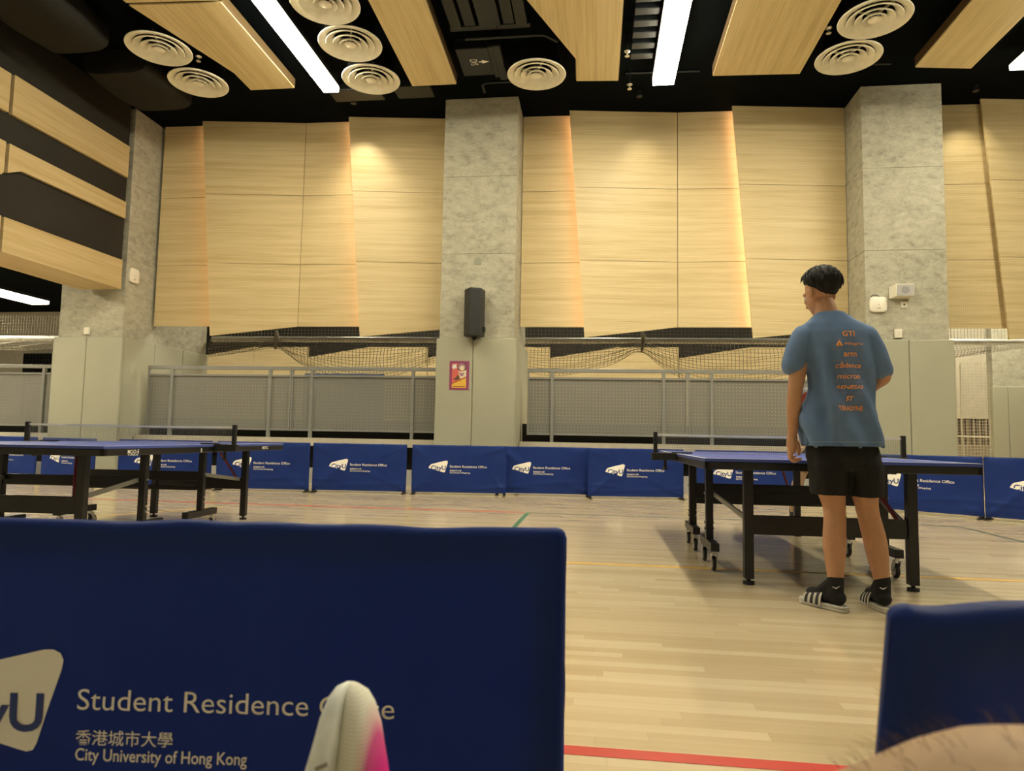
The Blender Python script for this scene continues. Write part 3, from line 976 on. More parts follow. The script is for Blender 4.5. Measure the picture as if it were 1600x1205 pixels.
def safety_net(xa, xb, low, Y, label, gather=None, rows=13, cell=0.075, top=2.915):
    t = empty('safety_net', ((xa + xb) / 2, wy((xa + xb) / 2, Y), 2.0), label, 'net', 'safety nets behind the railings')
    b = MB()
    n = int((xb - xa) / cell)
    def y(x): return wy(x, Y)
    # taut band above the tube
    for k in range(n + 1):
        x = xa + (xb - xa) * k / n
        b.strand((x, y(x), top), (x, y(x), 3.45), 0.0036)
    for j in range(7):
        z = top + 0.065 + 0.07 * j
        b.strand((xa, y(xa), z), (xb, y(xb), z), 0.0032)
    # swags hanging below
    def pt(k, j):
        x = xa + (xb - xa) * k / n
        zl = smooth_table(low, x)
        s = j / rows
        z = top - 0.02 - (top - 0.02 - zl) * (s ** 0.85)
        dx = 0.0
        if gather:
            dd = x - gather
            dx = -dd * 0.25 * math.exp(-abs(dd) / 0.5) * (1 - s)
        yy = y(x) - 0.05 - 0.07 * math.sin(PI * s) + 0.02 * math.sin(x * 7 + j)
        return V((x + dx, yy, z + 0.012 * math.sin(x * 5.1 + j * 1.7)))
    for k in range(n + 1):
        for j in range(rows):
            b.strand(pt(k, j), pt(k, j + 1), 0.0056)
            if k < n: b.strand(pt(k, j + 1), pt(k + 1, j + 1), 0.0056)
    tag(b.build('netting', m_net, t), kind='stuff')
    MB().tube([(xa, y(xa) + 0.03, top), ((xa + xb) / 2, y((xa + xb) / 2) + 0.03, top + 0.01), (xb, y(xb) + 0.03, top)], 0.062, 14).build('support_tube', m_steel, t, smooth=True)
    for x in (xa + .25, xb - .25):
        MB().cyl((x, y(x) + .03, top + .05), (x, y(x) + .03, 4.895 if xb < -9.5 else 6.836), .012, 8).build('suspension_rod', m_black_metal, t)
    if gather:
        MB().limb([(gather, y(gather) - 0.06, top + 0.16), (gather + 0.02, y(gather) - 0.09, top + 0.02), (gather - 0.01, y(gather) - 0.07, top - 0.2)], [0.03, 0.055, 0.03], 10).build('gathered_bunch', m_net, t, smooth=True)
    return t


safety_net(-8.44, -3.07, [(-9.385, 2.469), (-8.659, 2.503), (-7.486, 2.637), (-6.927, 2.782), (-6.324, 2.324), (-5.821, 2.134), (-5.184, 2), (-4.402, 2.056), (-3.642, 2.357), (-3.017, 2.581)], 14.1,
           'knotted beige net sagging in swags left of the middle column', -6.93)
safety_net(-1.54, 4.75, [(-1.564, 2.246), (-1.039, 2.167), (-0.447, 2.19), (0, 2.324), (0.447, 2.469), (0.871, 2.748), (1.061, 2.581), (1.296, 2.357), (1.743, 2.134), (2.302, 2.022), (3.05, 2.022), (3.91, 2.19), (4.804, 2.525)], 14.1,
           'knotted beige net sagging in swags right of the middle column', 0.92)
safety_net(6.28, 10.28, [(6.257, 2.536), (7.151, 2.603), (8.044, 2.782), (10.279, 2.804)], 14.1, 'knotted net bundled under the oak panels right of the right column', None, 9, 0.062)
safety_net(-15.19, -11.02, [(-15.195, 2.603), (-10.949, 2.693)], 14.1, 'knotted net bundled above the railing left of the left column', None, 8, 0.066)

# hanging net curtain at the right
t = empty('net_curtain', (6.6, 13.4, 0.0), 'white net curtain hanging between the right column and the far padded column', 'net curtain')
b = MB()
for k in range(26):
    x = 5.75 + 0.055 * k
    b.strand((x + 0.01 * math.sin(k), 13.4, 0.02), (x + 0.02 * math.sin(k * 1.3), 13.4 + 0.03 * math.sin(k), 2.40), 0.0035)
for j in range(42):
    z = 0.03 + j * 0.056
    for k in range(25):
        x = 5.75 + 0.055 * k
        b.strand((x, 13.4, z + 0.006 * math.sin(k * 0.9 + j)), (x + 0.055, 13.4, z + 0.006 * math.sin((k + 1) * 0.9 + j)), 0.0035)
tag(b.build('netting', m_net_white, t), kind='stuff')
b = MB()
for x, e in ((6.52, 0.05), (6.64, -0.05), (6.46, 0.22)):
    b.tube([(x, 13.37, 2.35), (x + e * .3, 13.36, 1.2), (x - e, 13.36, 0.05)], 0.012, 6)
b.tube([(5.75, 13.37, 1.05), (7.1, 13.37, 1.03)], 0.02, 6)
b.build('cord', m_net_white, t)

# ------------------------------------------------------------------ far hall
for i, x0 in enumerate((-12.60, -8.88, -5.08, -1.37, 2.35)):
    x1 = (-8.90, -5.10, -1.39, 2.33, 6.0)[i]
    b = MB().prism([(x0, 19.9, 0.0), (x1, 19.9, 0.0), (x1, 19.9, 3.56), (x0 + 1.95, 19.9, 3.56), (x0, 19.9, 3.24)], (0, 0.12, 0))
    for q in (1.95,):
        b.box(x0 + q, x0 + q + 0.02, 19.885, 19.9, 0.0, 3.56)
    simple('far_oak_panel', b, m_wood_wall, ('oak panel of the far hall seen just right of the left column', 'oak panel of the far hall above a blue mat, left of the middle column',
           'oak panel of the far hall mostly behind the middle column', 'oak panel of the far hall right of the middle column', 'oak panel of the far hall left of the man')[i], 'wall panel', 'oak panels of the far hall')
struct(MB().box(-13.0, 6.5, 20.06, 20.16, 3.0, 6.84).build('wall_far_upper', m_black_wall))
simple('wall_mat', MB().box(-8.9, -6.4, 19.75, 19.88, 0.0, 2.72), m_blue_pad, 'blue padded mat in the far hall seen under the net', 'wall mat', bevel=0.02)
t = empty('lattice_screen', (-18.5, 20.4, 0), 'dark lattice screen in the side hall at the far left', 'screen')
b = MB()
b.box(-19.0, -18.9, 20.3, 20.36, 0, 2.3); b.box(-18.1, -18.0, 20.3, 20.36, 0, 2.3)
for k in range(9): b.box(-19.0 + 0.12 * k, -18.94 + 0.12 * k, 20.3, 20.36, 2.3, 3.36)
for k in range(9): b.box(-19.0, -17.98, 20.3, 20.36, 2.3 + 0.13 * k, 2.35 + 0.13 * k)
b.build('lattice', m_black_plastic, t)
MB().box(-18.98, -18.0, 20.37, 20.4, 2.3, 3.36).build('backing', plain('taupe_board', (0.20, 0.17, 0.12), 0.7), t)
t = empty('dark_doorway', (-17.4, 20.4, 0), 'dark opening with pale posts beside the lattice screen', 'doorway')
MB().box(-17.9, -16.9, 20.4, 20.8, 0.0, 3.30).build('opening', m_black_wall, t)
for x in (-17.95, -17.62, -17.35):
    MB().box(x, x + 0.09, 20.3, 20.38, 0.0, 3.7).build('post', m_far_white, t)
# right: distant padded column, pale panel and slatted window
b = MB().box(8.60, 9.9, 16.0, 16.22, 0, 6.835)
tag(b.build('concrete_column', m_concrete, bevel=0.006), 'distant concrete column at the right edge of the photo', 'column', 'concrete columns')
t = empty('column_padding', (9.2, 16, 0), 'grey padding on the distant column at the right edge', 'wall padding', 'padding round the columns')
MB().box(8.56, 8.87, 15.945, 15.998, 0, 2.17).build('front_pad', m_pad, t, bevel=0.012)
MB().box(8.876, 9.20, 15.945, 15.998, 0, 2.17).build('front_pad', m_pad, t, bevel=0.012)
simple('cabinet_side', MB().box(9.22, 9.9, 15.3, 15.93, 0, 2.35), m_edge, 'dark brown cabinet side at the very right edge', 'cabinet')
simple('pale_wall_board', MB().box(9.2, 10.9, 19.4, 19.5, 1.60, 3.25), m_far_white, 'pale board high in the far hall behind the net curtain', 'wall board')
t = empty('slatted_window', (9.0, 19.5, 0), 'brown slatted window behind the net curtain at the right', 'window')
MB().box(9.2, 10.9, 19.52, 19.6, 0.90, 1.59).build('pane', plain('brown_blind', (0.16, 0.11, 0.075), 0.6), t)
b = MB()
for k in range(12): b.box(9.2 + 0.145 * k, 9.25 + 0.145 * k, 19.45, 19.51, 0.90, 1.59)
b.box(9.2, 10.9, 19.45, 19.6, 0.0, 0.89)
b.build('slats', plain('tan_slat', (0.36, 0.29, 0.19), 0.6), t)

# ------------------------------------------------------------------ court lines
def court_line(x0, x1, y0, y1, mat, label):
    simple('court_line', MB().box(x0, x1, y0, y1, 0.0002, 0.0012), mat, label, 'court line', 'painted court lines')


court_line(-6, 6, 1.93, 1.985, m_red, 'broad red court line close to the viewer in the foreground')
court_line(-14, -0.81, 7.885, 7.935, m_red, 'thin red court line across the floor behind the left table')
court_line(-0.76, 3.87, 7.86, 7.90, m_court_dark, 'thin dark green court line behind the right table')
court_line(3.83, 3.87, 0.5, 7.86, m_court_dark, 'thin dark green court line running towards the viewer at right')
court_line(-0.81, -0.76, 6.1, 7.92, m_green, 'short green court line in the middle of the floor')
court_line(-0.7, 8, 4.79, 4.845, m_yellow, 'yellow court line under the right table')
simple('court_line', MB().prism([(-5.15, 6.05, 0.0002), (-4.3, 7.60, 0.0002), (-4.27, 7.58, 0.0002), (-5.11, 6.03, 0.0002)], (0, 0, 0.001)), m_yellow, 'yellow court line running obliquely under the left table', 'court line', 'painted court lines')


# ------------------------------------------------------------------ barriers
BW = 1.42
def fabric_disp(seed, amp, H):
    rg = random.Random(seed)
    folds = []
    for c in ((0.03, H - .02, 1), (BW - .03, H - .02, -1), (0.03, .05, 1), (BW - .03, .05, -1)):
        for k in range(2):
            ang = rg.uniform(0.25, 0.95) * (-1 if c[1] > .3 else 1)
            folds.append((c[0], c[1], math.cos(ang) * c[2], math.sin(ang), rg.uniform(.018, .045), rg.uniform(.4, 1.0), rg.uniform(.35, .8)))
    hs = [(rg.uniform(.05, .18), rg.uniform(.015, .03), rg.uniform(.3, 1.0), rg.uniform(0, 6)) for _ in range(3)]
    ph = rg.uniform(0, 9)
    def d(u, v):
        s = 0.0
        for x, z, cx, cz, w, a, ln in folds:
            along = (u - x) * cx + (v - z) * cz
            across = (u - x) * -cz + (v - z) * cx
            if along > 0:
                s += a * math.exp(-(across / (w + along * .06)) ** 2) * math.exp(-(along / ln) ** 2) * min(along / .06, 1)
        for z, w, a, p in hs:
            s += a * .9 * math.exp(-((v - z - .03 * math.sin(u * 3 + p)) / w) ** 2) * (0.5 + 0.5 * math.sin(u * 4.2 + p))
        s += 0.5 * noise.noise(V((u * 3.1 + ph, v * 4.3, ph)))
        edge = min(1, min(u, BW - u) / .06, (H - v) / .05)
        return amp * s * max(edge, 0)
    return d


def make_barrier(seed, amp, H, dz, label, group, top_noise=0.003):
    t = empty('barrier', (0, 0, 0), label, 'barrier', group)
    d = fabric_disp(seed, amp, H)
    z0 = 0.035
    nu, nv = 72, 34
    half = 0.017
    def thick(u):
        e = min(u, BW - u)
        return half * (math.sqrt(max(0.0, 1 - ((0.02 - e) / 0.02) ** 2)) if e < 0.02 else 1.0)
    us = [0, .003, .008, .015] + [0.02 + (BW - .04) * k / nu for k in range(nu + 1)] + [BW - .015, BW - .008, BW - .003, BW]
    ph = seed * 1.7
    def topz(u): return H - 0.017 + top_noise * noise.noise(V((u * 9, ph, 0))) + 0.004 * (math.exp(-(u / .03) ** 2) + math.exp(-((BW - u) / .03) ** 2))
    b = MB()
    cols = []
    for u in us:
        th = thick(u)
        tz = topz(u)
        side = 0.004 * noise.noise(V((ph, u * 2, 3)))
        col = []
        for k in range(nv + 1):
            z = z0 + (tz - z0) * k / nv
            ex = (0.006 * noise.noise(V((z * 8, ph, 5)))) if u in (0, BW) else 0
            col.append(V((u - BW / 2 + ex, -th - d(u, z), z)))
        for a in range(1, 8):
            q = PI * a / 8
            col.append(V((u - BW / 2, -th * math.cos(q), tz + th * math.sin(q))))
        for k in range(nv, -1, -1):
            z = z0 + (tz - z0) * k / nv
            col.append(V((u - BW / 2, th + 0.6 * d(BW - u, z), z)))
        cols.append(col)
    n = len(cols[0])
    b.add([p for c in cols for p in c], [(i * n + j, (i + 1) * n + j, (i + 1) * n + j + 1, i * n + j + 1) for i in range(len(cols) - 1) for j in range(n - 1)])
    b.build('fabric_cover', m_fabric, t, local=True, smooth=70)
    fr = MB()
    fr.bar((-BW / 2 + .008, 0, H - .036), (BW / 2 - .008, 0, H - .036), 0.022, 0.05)
    fr.bar((-BW / 2 + .03, 0, .09), (BW / 2 - .03, 0, .09), 0.018, 0.025)
    for s in (-1, 1):
        fr.bar((s * (BW / 2 - .03), 0, 0.02), (s * (BW / 2 - .03), 0, H - .03), 0.046, 0.018, (0, 1, 0))
    fr.build('frame', m_black_metal, t, local=True)
    for s in (-1, 1):
        x = s * (BW / 2 - .03)
        q = MB()
        q.prism([(x - .02, -.13, 0.001), (x + .02, -.13, 0.001), (x + .02, .13, .001), (x - .02, .13, .001)], (0, 0, .012))
        q.prism([(x - .018, -.06, .012), (x + .018, -.06, .012), (x + .018, .06, .012), (x - .018, .06, .012)], (0, 0, .02))
        q.build('foot', m_black_plastic, t, local=True, bevel=0.003)
    def place(pts, k):
        return [V((u - BW / 2, -half - d(u, z) - 0.0022 - 0.0012 * k, z)) for u, z in pts]
    # white emblem with the letters left in blue
    poly = [(.253, .362), (.268, .392), (.285, .413), (.312, .424), (.40, .4475), (.505, .4735), (.522, .474), (.535, .468), (.541, .456), (.539, .44), (.52, .375), (.503, .314), (.497, .303), (.486, .300), (.472, .303), (.36, .334)]
    poly = [(u, z + dz) for u, z in poly]
    c = (sum(p[0] for p in poly) / len(poly), sum(p[1] for p in poly) / len(poly))
    pts, fs = [], []
    L = 8
    for r in range(L, 0, -1):
        pts += [(c[0] + (p[0] - c[0]) * r / L, c[1] + (p[1] - c[1]) * r / L) for p in poly]
    pts.append(c)
    m = len(poly)
    for r in range(L - 1):
        for k in range(m):
            fs.append((r * m + k, r * m + (k + 1) % m, (r + 1) * m + (k + 1) % m, (r + 1) * m + k))
    fs += [((L - 1) * m + k, (L - 1) * m + (k + 1) % m, len(pts) - 1) for k in range(m)]
    lg = MB().add(place(pts, 0), fs).build('emblem', m_print_white, t, local=True, smooth=True)
    vs, fs = text_flat('CityU', 0.222, 0.0865, 0.022)
    MB().add(place([(.290 + x, .3135 + dz + y) for x, y in vs], 1), fs).build('lettering', m_print_blue, lg, local=True)
    def line(body, u, z, w, h, off=0.0):
        vs, fs = text_flat(body, w, h, off)
        MB().add(place([(u + x, z + dz + y) for x, y in vs], 0), fs).build('lettering', m_print_white, t, local=True)
    line('Student Residence Office', .571, .373, .556, .0352, -0.002)
    line('香港城市大學', .572, .314, .171, .026, 0.004)
    line('City University of Hong Kong', .573, .2815, .301, .0275, 0.012)
    return t


GB = 'blue table tennis barriers'
protos = [make_barrier(s, 0.011, 0.735, 0.03, 'blue barrier', GB) for s in (3, 11, 23)]
back_row = [((-10.92, 10.95), (-9.56, 10.62), 'blue barrier cut by the left edge beyond the left table'),
            ((-9.20, 10.35), (-7.86, 9.88), 'blue barrier seen under the left end of the left table'),
            ((-7.27, 9.62), (-5.86, 9.83), 'blue barrier partly hidden by the near corner of the left table'),
            ((-5.68, 9.66), (-4.27, 9.78), 'blue barrier behind the far end of the left table'),
            ((-4.23, 9.81), (-2.82, 9.94), 'blue barrier standing alone left of the middle column'),
            ((-2.745, 9.97), (-1.33, 10.10), 'blue barrier in front of the middle column padding'),
            ((-1.52, 10.22), (-0.10, 10.34), 'blue barrier just right of the middle column, creased at its bottom'),
            ((-0.13, 10.07), (1.28, 10.31), 'blue barrier reaching behind the left net post of the right table'),
            ((1.43, 10.24), (2.85, 10.22), 'blue barrier seen under the right table, left of the man'),
            ((3.47, 9.62), (4.53, 8.73), 'blue barrier right of the man, set at an angle'),
            ((4.56, 8.72), (5.6, 7.77), 'blue barrier at the right edge beyond the right table')]
for i, (a, c, lb) in enumerate(back_row):
    o = protos[i] if i < 3 else copy_tree(protos[(i * 2 + 1) % 3])
    cx, cy = (a[0] + c[0]) / 2, (a[1] + c[1]) / 2
    o.location = (cx, cy, 0)
    o.rotation_euler = (0, 0, math.atan2(c[1] - a[1], c[0] - a[0]))
    o['label'] = lb
fa, fb = V((-0.052, 1.224)), V((-1.075, 1.124))
dr = (fa - fb).normalized()
ctr = fa - dr * BW / 2
o = make_barrier(41, 0.0035, 0.70, 0.0, 'large blue barrier close in front at the left, lettering readable', GB, 0.006)
o.location = (ctr.x, ctr.y, 0); o.rotation_euler = (0, 0, math.atan2(dr.y, dr.x))
a, c = V((0.285, 0.715)), V((0.43, 0.765))
dr = (c - a).normalized(); ctr = a + dr * BW / 2
o = make_barrier(57, 0.006, 0.709, 0.0, 'blue barrier close in front at the lower right, its corner rounded', GB, 0.008)
o.location = (ctr.x, ctr.y, 0); o.rotation_euler = (0, 0, math.atan2(dr.y, dr.x))
o.rotation_euler.x = math.radians(8)
o.location.x -= 0.032; o.location.y += 0.092


# ------------------------------------------------------------------ tables
def caster(par, x, y, ztop, flip):
    R = 0.05
    f = MB()
    f.bar((x, y, ztop), (x, y, ztop - 0.02), 0.02, 0.02, (0, 1, 0))
    for s in (-1, 1):
        f.prism([(x + s * .016, y - .02, ztop - .018), (x + s * .016, y + .02, ztop - .018), (x + s * .016, y + flip * .025 + .012, R - .005), (x + s * .016, y + flip * .025 - .012, R - .005)], (s * .003, 0, 0))
    f.box(x - .02, x + .02, y - .022, y + .022, ztop - .022, ztop - .016)
    c = f.build('caster', m_chrome, par, local=True)
    yy = y + flip * .025
    MB().lathe((x, yy, R), [(0.012, -.012), (0.042, -.012), (R - .001, -.008), (R - .001, .008), (0.042, .012), (0.012, .012)], 24, 'X').build('wheel', m_rubber, c, local=True, smooth=40)
    MB().lathe((x, yy, R), [(0.003, -.0135), (0.034, -.0135), (0.034, .0135), (0.003, .0135)], 20, 'X').build('hub', m_chrome, c, local=True, smooth=40)


def make_table(loc, rz, label, marks=None, apron=0.064):
    t = empty('table_tennis_table', (loc[0], loc[1], 0), label, 'table tennis table', 'table tennis tables', rz)
    for s in (-1, 1):       # two halves; s = -1 is the half nearer the viewer
        def Y(y): return s * -y      # y given for the near half (negative values)
        y0, y1 = sorted((Y(-1.37), Y(-0.004)))
        top = MB().box(-.7625, .7625, y0, y1, .742, .76).build('tabletop', m_table, t, local=True, bevel=0.002)
        ln = MB()
        for xa, xb in ((-.7625, -.7425), (.7425, .7625), (-.0015, .0015)):
            ln.box(xa, xb, y0 + .001, y1 - .001, .7601, .7606)
        ya, yb = sorted((Y(-1.37), Y(-1.35)))
        ln.box(-.7625, .7625, ya, yb, .7601, .7607)
        ln.build('white_lines', m_line_white, top, local=True)
        ap = MB()
        zb = .742 - apron + .018
        for x in (-.7605, .7305):
            ap.box(x, x + .03, y0 + .002, y1, zb, .742)
        ya, yb = sorted((Y(-1.368), Y(-1.338)))
        ap.box(-.7605, .7605, ya, yb, zb, .742)
        ya, yb = sorted((Y(-.034), Y(-.006)))
        ap.box(-.7605, .7605, ya, yb, zb, .742)
        ap.build('apron', m_black_metal, t, local=True, bevel=0.004)
        for x in (-.47, .47):
            l = MB().bar((x, Y(-1.15), .035), (x, Y(-1.15), zb + .01), .056, .056, (0, 1, 0)).build('end_leg', m_black_metal, t, local=True, bevel=0.004)
            f = MB().cyl((x, Y(-1.15), .0), (x, Y(-1.15), .018), .034, 20)
            f.cyl((x, Y(-1.15), .018), (x, Y(-1.15), .04), .012, 10)
            f.build('adjuster_foot', m_rubber, l, local=True, smooth=40)
        MB().box(-.442, .442, *sorted((Y(-1.165), Y(-1.135))), .30, .415).build('end_crossbeam', m_black_metal, t, local=True, bevel=0.003)
        pos = 1 if s < 0 else -1
        ic = -.59 if s < 0 else .225      # frame centres along the table
        def Yi(v): return ic + pos * v
        for x in (-.61, .535):
            yc_ = ic
            q = MB().bar((x, yc_, .19), (x, yc_, zb + .01), .05, .05, (0, 1, 0)).build('inner_leg', m_black_metal, t, local=True, bevel=0.004)
            MB().box(x - .028, x + .028, *sorted((Yi(-.235), Yi(.235))), .135, .19).build('foot_bar', m_black_metal, t, local=True, bevel=0.004)
            caster(t, x, Yi(-.195), .135, 1)
            caster(t, x, Yi(.185), .135, 1)
            MB().bar((x + .03 * (1 if x < 0 else -1), Yi(0), .50), (x * .80, Y(-1.12), .40), .014, .032).build('brace', m_rail, t, local=True)
            bo = MB()
            for z in (.26, .30, .50):
                bo.cyl((x + .025, yc_, z), (x + .034, yc_, z), .008, 8)
                bo.cyl((x - .025, yc_, z), (x - .034, yc_, z), .008, 8)
            bo.build('bolt', m_chrome, q, local=True)
        MB().box(-.585, .51, ic - .015, ic + .015, .44, .52).build('inner_crossbeam', m_black_metal, t, local=True, bevel=0.003)
        MB().box(-.585, .51, ic + .02 * pos, ic + .05 * pos, .36, .40) if pos > 0 else MB().box(-.585, .51, ic - .05, ic - .02, .36, .40).build('inner_crossbeam', m_black_metal, t, local=True, bevel=0.003)
        MB().tube([(.29, Y(-.98), .66), (.345, Y(-1.06), .53), (.40, Y(-1.12), .41)], .012, 8).build('gas_strut', m_red_dull, t, local=True)
    if marks:
        for body, y, w, h, z in marks:
            vs, fs = text_flat(body, w, h, 0.01)
            MB().add([(.7612, y + p, z + q) for p, q in vs], fs).build('lettering', m_print_white, t, local=True)
    return t


def make_net(loc, rz, label):
    t = empty('table_tennis_net', (loc[0], loc[1], .76), label, 'table tennis net', 'table tennis nets', rz)
    for s in (-1, 1):
        x = s * .925
        p = MB().bar((x, 0, -.04), (x, 0, .168), .03, .034, (0, 1, 0)).build('post', m_black_plastic, t, local=True, bevel=0.003)
        c = MB()
        c.prism([(s * .955, -.03, -.055), (s * .955, .03, -.055), (s * .70, .035, -.055), (s * .70, -.035, -.055)], (0, 0, .008))
        c.box(*sorted((s * .765, s * .955)), -.03, .03, -.05, .004)
        c.box(*sorted((s * .64, s * .80)), -.02, .02, .0015, .012)
        c.cyl((s * .85, 0, -.11), (s * .85, 0, -.05), .012, 10)
        c.cyl((s * .85, 0, -.125), (s * .85, 0, -.11), .022, 12)
        c.build('clamp', m_black_plastic, t, local=True, bevel=0.004)
    n = MB()
    def sag(x): return -0.004 * (1 - (x / .915) ** 2)
    for k in range(141):
        x = -.91 + 1.82 * k / 140
        n.strand((x, 0, .006 + sag(x)), (x, 0, .1525 + sag(x)), .0011)
    for j in range(11):
        z = .008 + j * .0135
        for k in range(10):
            xa, xb = -.91 + .182 * k, -.91 + .182 * (k + 1)
            n.strand((xa, 0, z + sag(xa)), (xb, 0, z + sag(xb)), .0011)
    tag(n.build('netting', plain('net_thread', (0.17, 0.17, 0.15), 0.8), t, local=True), kind='stuff')
    tp = MB()
    for k in range(10):
        xa, xb = -.91 + .182 * k, -.91 + .182 * (k + 1)
        tp.bar((xa, 0, .1465 + sag(xa)), (xb, 0, .1465 + sag(xb)), .006, .015)
    tp.build('top_tape', m_tape, t, local=True)
    return t


TR, TL = (1.387, 5.50), (-3.931, 5.323)
make_table(TR, 0.005, 'blue table tennis table on the right, man standing at its near end')
make_net(TR, 0.005, 'net across the right table, partly behind the man')
make_table(TL, 0.0405, 'blue table tennis table at the left, cut by the photo edge',
           [('MOO-E', -1.13, .12, .026, .708), ('TABLE', -1.13, .11, .010, .695), ('S', -.22, .022, .03, .700), ('007C', .88, .13, .026, .709)], 0.064)
make_net(TL, 0.0405, 'net across the left table')


# ------------------------------------------------------------------ people
def hand_limbs(mb, spec):
    for pts, rad in spec: mb.limb(pts, rad, 10, sub=3)


def head_parts(mb, c, F, U):
    F = F.normalized(); U = (U - F * U.dot(F)).normalized(); S = F.cross(U)
    ax = (S, F, U)
    c = V(c)
    mb.ell(c + U * .03 - F * .018, (.074, .092, .082), ax)
    mb.ell(c - U * .035 + F * .028, (.060, .062, .078), ax)
    mb.ell(c - U * .088 + F * .052, (.034, .030, .024), ax)
    mb.ell(c + F * .074 + U * .020, (.048, .020, .014), ax)
    for s in (-1, 1):
        mb.ell(c + F * .062 - U * .03 + S * s * .036, (.022, .020, .018), ax)
        mb.ell(c + S * s * .078 - F * .008 - U * .012, (.009, .019, .031), ax)
        mb.ell(c + S * s * .073 - F * .004 - U * .022, (.010, .012, .018), ax)
    mb.limb([c + F * .086 + U * .008, c + F * .098 - U * .018, c + F * .106 - U * .036], [.008, .010, .013], 10)
    mb.ell(c + F * .083 - U * .060, (.023, .010, .007), ax)
    mb.ell(c + F * .081 - U * .072, (.020, .010, .008), ax)
    return F, U, S


def make_hair(c, F, U, S, par, thick=.022):
    c = V(c)
    b = MB()
    o = c + U * .032 - F * .018
    nA, nT = 96, 26
    R = []
    def low(az):    # az 0 = face, pi = back; elevation where the hair ends
        k = (1 - math.cos(az)) / 2
        return math.radians(lerp_table([(0, 34), (.3, 14), (.5, -6), (.68, -34), (.85, -56), (1, -62)], k)) + math.radians(5) * math.sin(az * 13) * 0.4
    for j in range(nT + 1):
        t = j / nT
        q = []
        for i in range(nA):
            az = 2 * PI * i / nA
            el = PI / 2 - (PI / 2 - low(az)) * max(t, 0.02)
            nz = noise.noise(V((math.cos(az) * 6, math.sin(az) * 6, el * 2.0)))
            st = noise.noise(V((math.cos(az) * 26, math.sin(az) * 26, el * 1.2)))
            back = max(0, -math.cos(az))
            th = thick * (1.0 if t < 0.55 else 1.0 - (t - .55) / .45 * 0.80) + .006 * nz + .004 * st + .006 * back * (1 - t)
            x = math.cos(el) * math.sin(az); y = math.cos(el) * math.cos(az); z = math.sin(el)
            q.append(o + S * x * (.076 + th) + F * y * (.093 + th) + U * z * (.082 + th))
        R.append(q)
    q = [o + (p - o) * 0.80 for p in R[-1]]
    R.append(q)
    b.rings(R, True)
    rg = random.Random(5)
    for k in range(260):
        az = rg.uniform(0, 2 * PI); el = rg.uniform(max(low(az) + .3, -.2), PI / 2 - .05)
        def at(e, rr):
            return o + S * math.cos(e) * math.sin(az) * (.076 + rr) + F * math.cos(e) * math.cos(az) * (.093 + rr) + U * math.sin(e) * (.082 + rr)
        b.tube([at(el + .16, thick), at(el, thick + .006), at(el - .22, thick + .004)], [.0035, .0045, .0008], 5)
    return b.build('hair', m_hair, par, smooth=60)


def sock(par, ank, F, top, L):
    A = V(ank)
    b = MB()
    b.limb([A + V((0, 0, top - A.z)), A, A + V((0, 0, -.045)) + F * .005], [.042, .040, .042], 16)
    heel = V((A.x, A.y, .066)) - F * .018
    b.limb([heel, heel + F * .09, heel + F * .16 - V((0, 0, .008)), heel + F * (L - .10) - V((0, 0, .018))], [.036, .037, .034, .020], 16)
    b.limb([A + F * .01, heel + F * .11 + V((0, 0, .004))], [.040, .034], 14)
    return fuse(b, .006, 4).build('sock', m_sock, par, smooth=True)


def sandal(par, ank, F, L):
    A = V(ank); S = F.cross(V((0, 0, 1)))
    heel = V((A.x, A.y, 0)) - F * .068
    prof = [(0, .012), (.01, .028), (.04, .037), (.10, .038), (.16, .044), (.21, .050), (.25, .047), (.275, .034), (.288, .016)]
    k = L / .29
    b = MB()
    for z0, z1, g in ((0.001, .018, 1.0), (.018, .030, 1.04)):
        out = [heel + F * (a * k) + S * (w * g) for a, w in prof] + [heel + F * (a * k) - S * (w * g) for a, w in reversed(prof)]
        b.prism([p + V((0, 0, z0)) for p in out], (0, 0, z1 - z0))
    so = b.build('sandal', m_sandal, par, bevel=.004)
    def arch(f0, f1, mat, lift, nm, pr):
        R = MB(); rows = []
        for f in (f0, (f0 + f1) / 2, f1):
            row = []
            for i in range(13):
                a = PI * i / 12
                row.append(heel + F * (f * k) + S * (.053 + lift) * math.cos(a) + V((0, 0, .018 + (.082 - (f - .12) * .28 + lift) * math.sin(a) ** .8)))
            rows.append(row)
        n = 13
        inn = [[p - (p - (heel + F * (f * k) + V((0, 0, .02)))).normalized() * .005 for p in r] for r, f in zip(rows, (f0, (f0 + f1) / 2, f1))]
        allp = [p for r in rows for p in r] + [p for r in inn for p in r]
        fs = []
        for r in range(2):
            for i in range(n - 1):
                fs.append((r * n + i, r * n + i + 1, (r + 1) * n + i + 1, (r + 1) * n + i))
                fs.append((3 * n + r * n + i, 3 * n + (r + 1) * n + i, 3 * n + (r + 1) * n + i + 1, 3 * n + r * n + i + 1))
        for i in range(n - 1):
            fs.append((i, 3 * n + i, 3 * n + i + 1, i + 1)); fs.append((2 * n + i, 2 * n + i + 1, 5 * n + i + 1, 5 * n + i))
        R.add(allp, fs)
        return R.build(nm, mat, pr, smooth=40)
    st = arch(.125, .235, m_sandal, 0, 'strap', so)
    for a in (.138, .172, .206):
        q = arch(a, a + .017, m_black_plastic, .002, 'stripe', so)
    return so


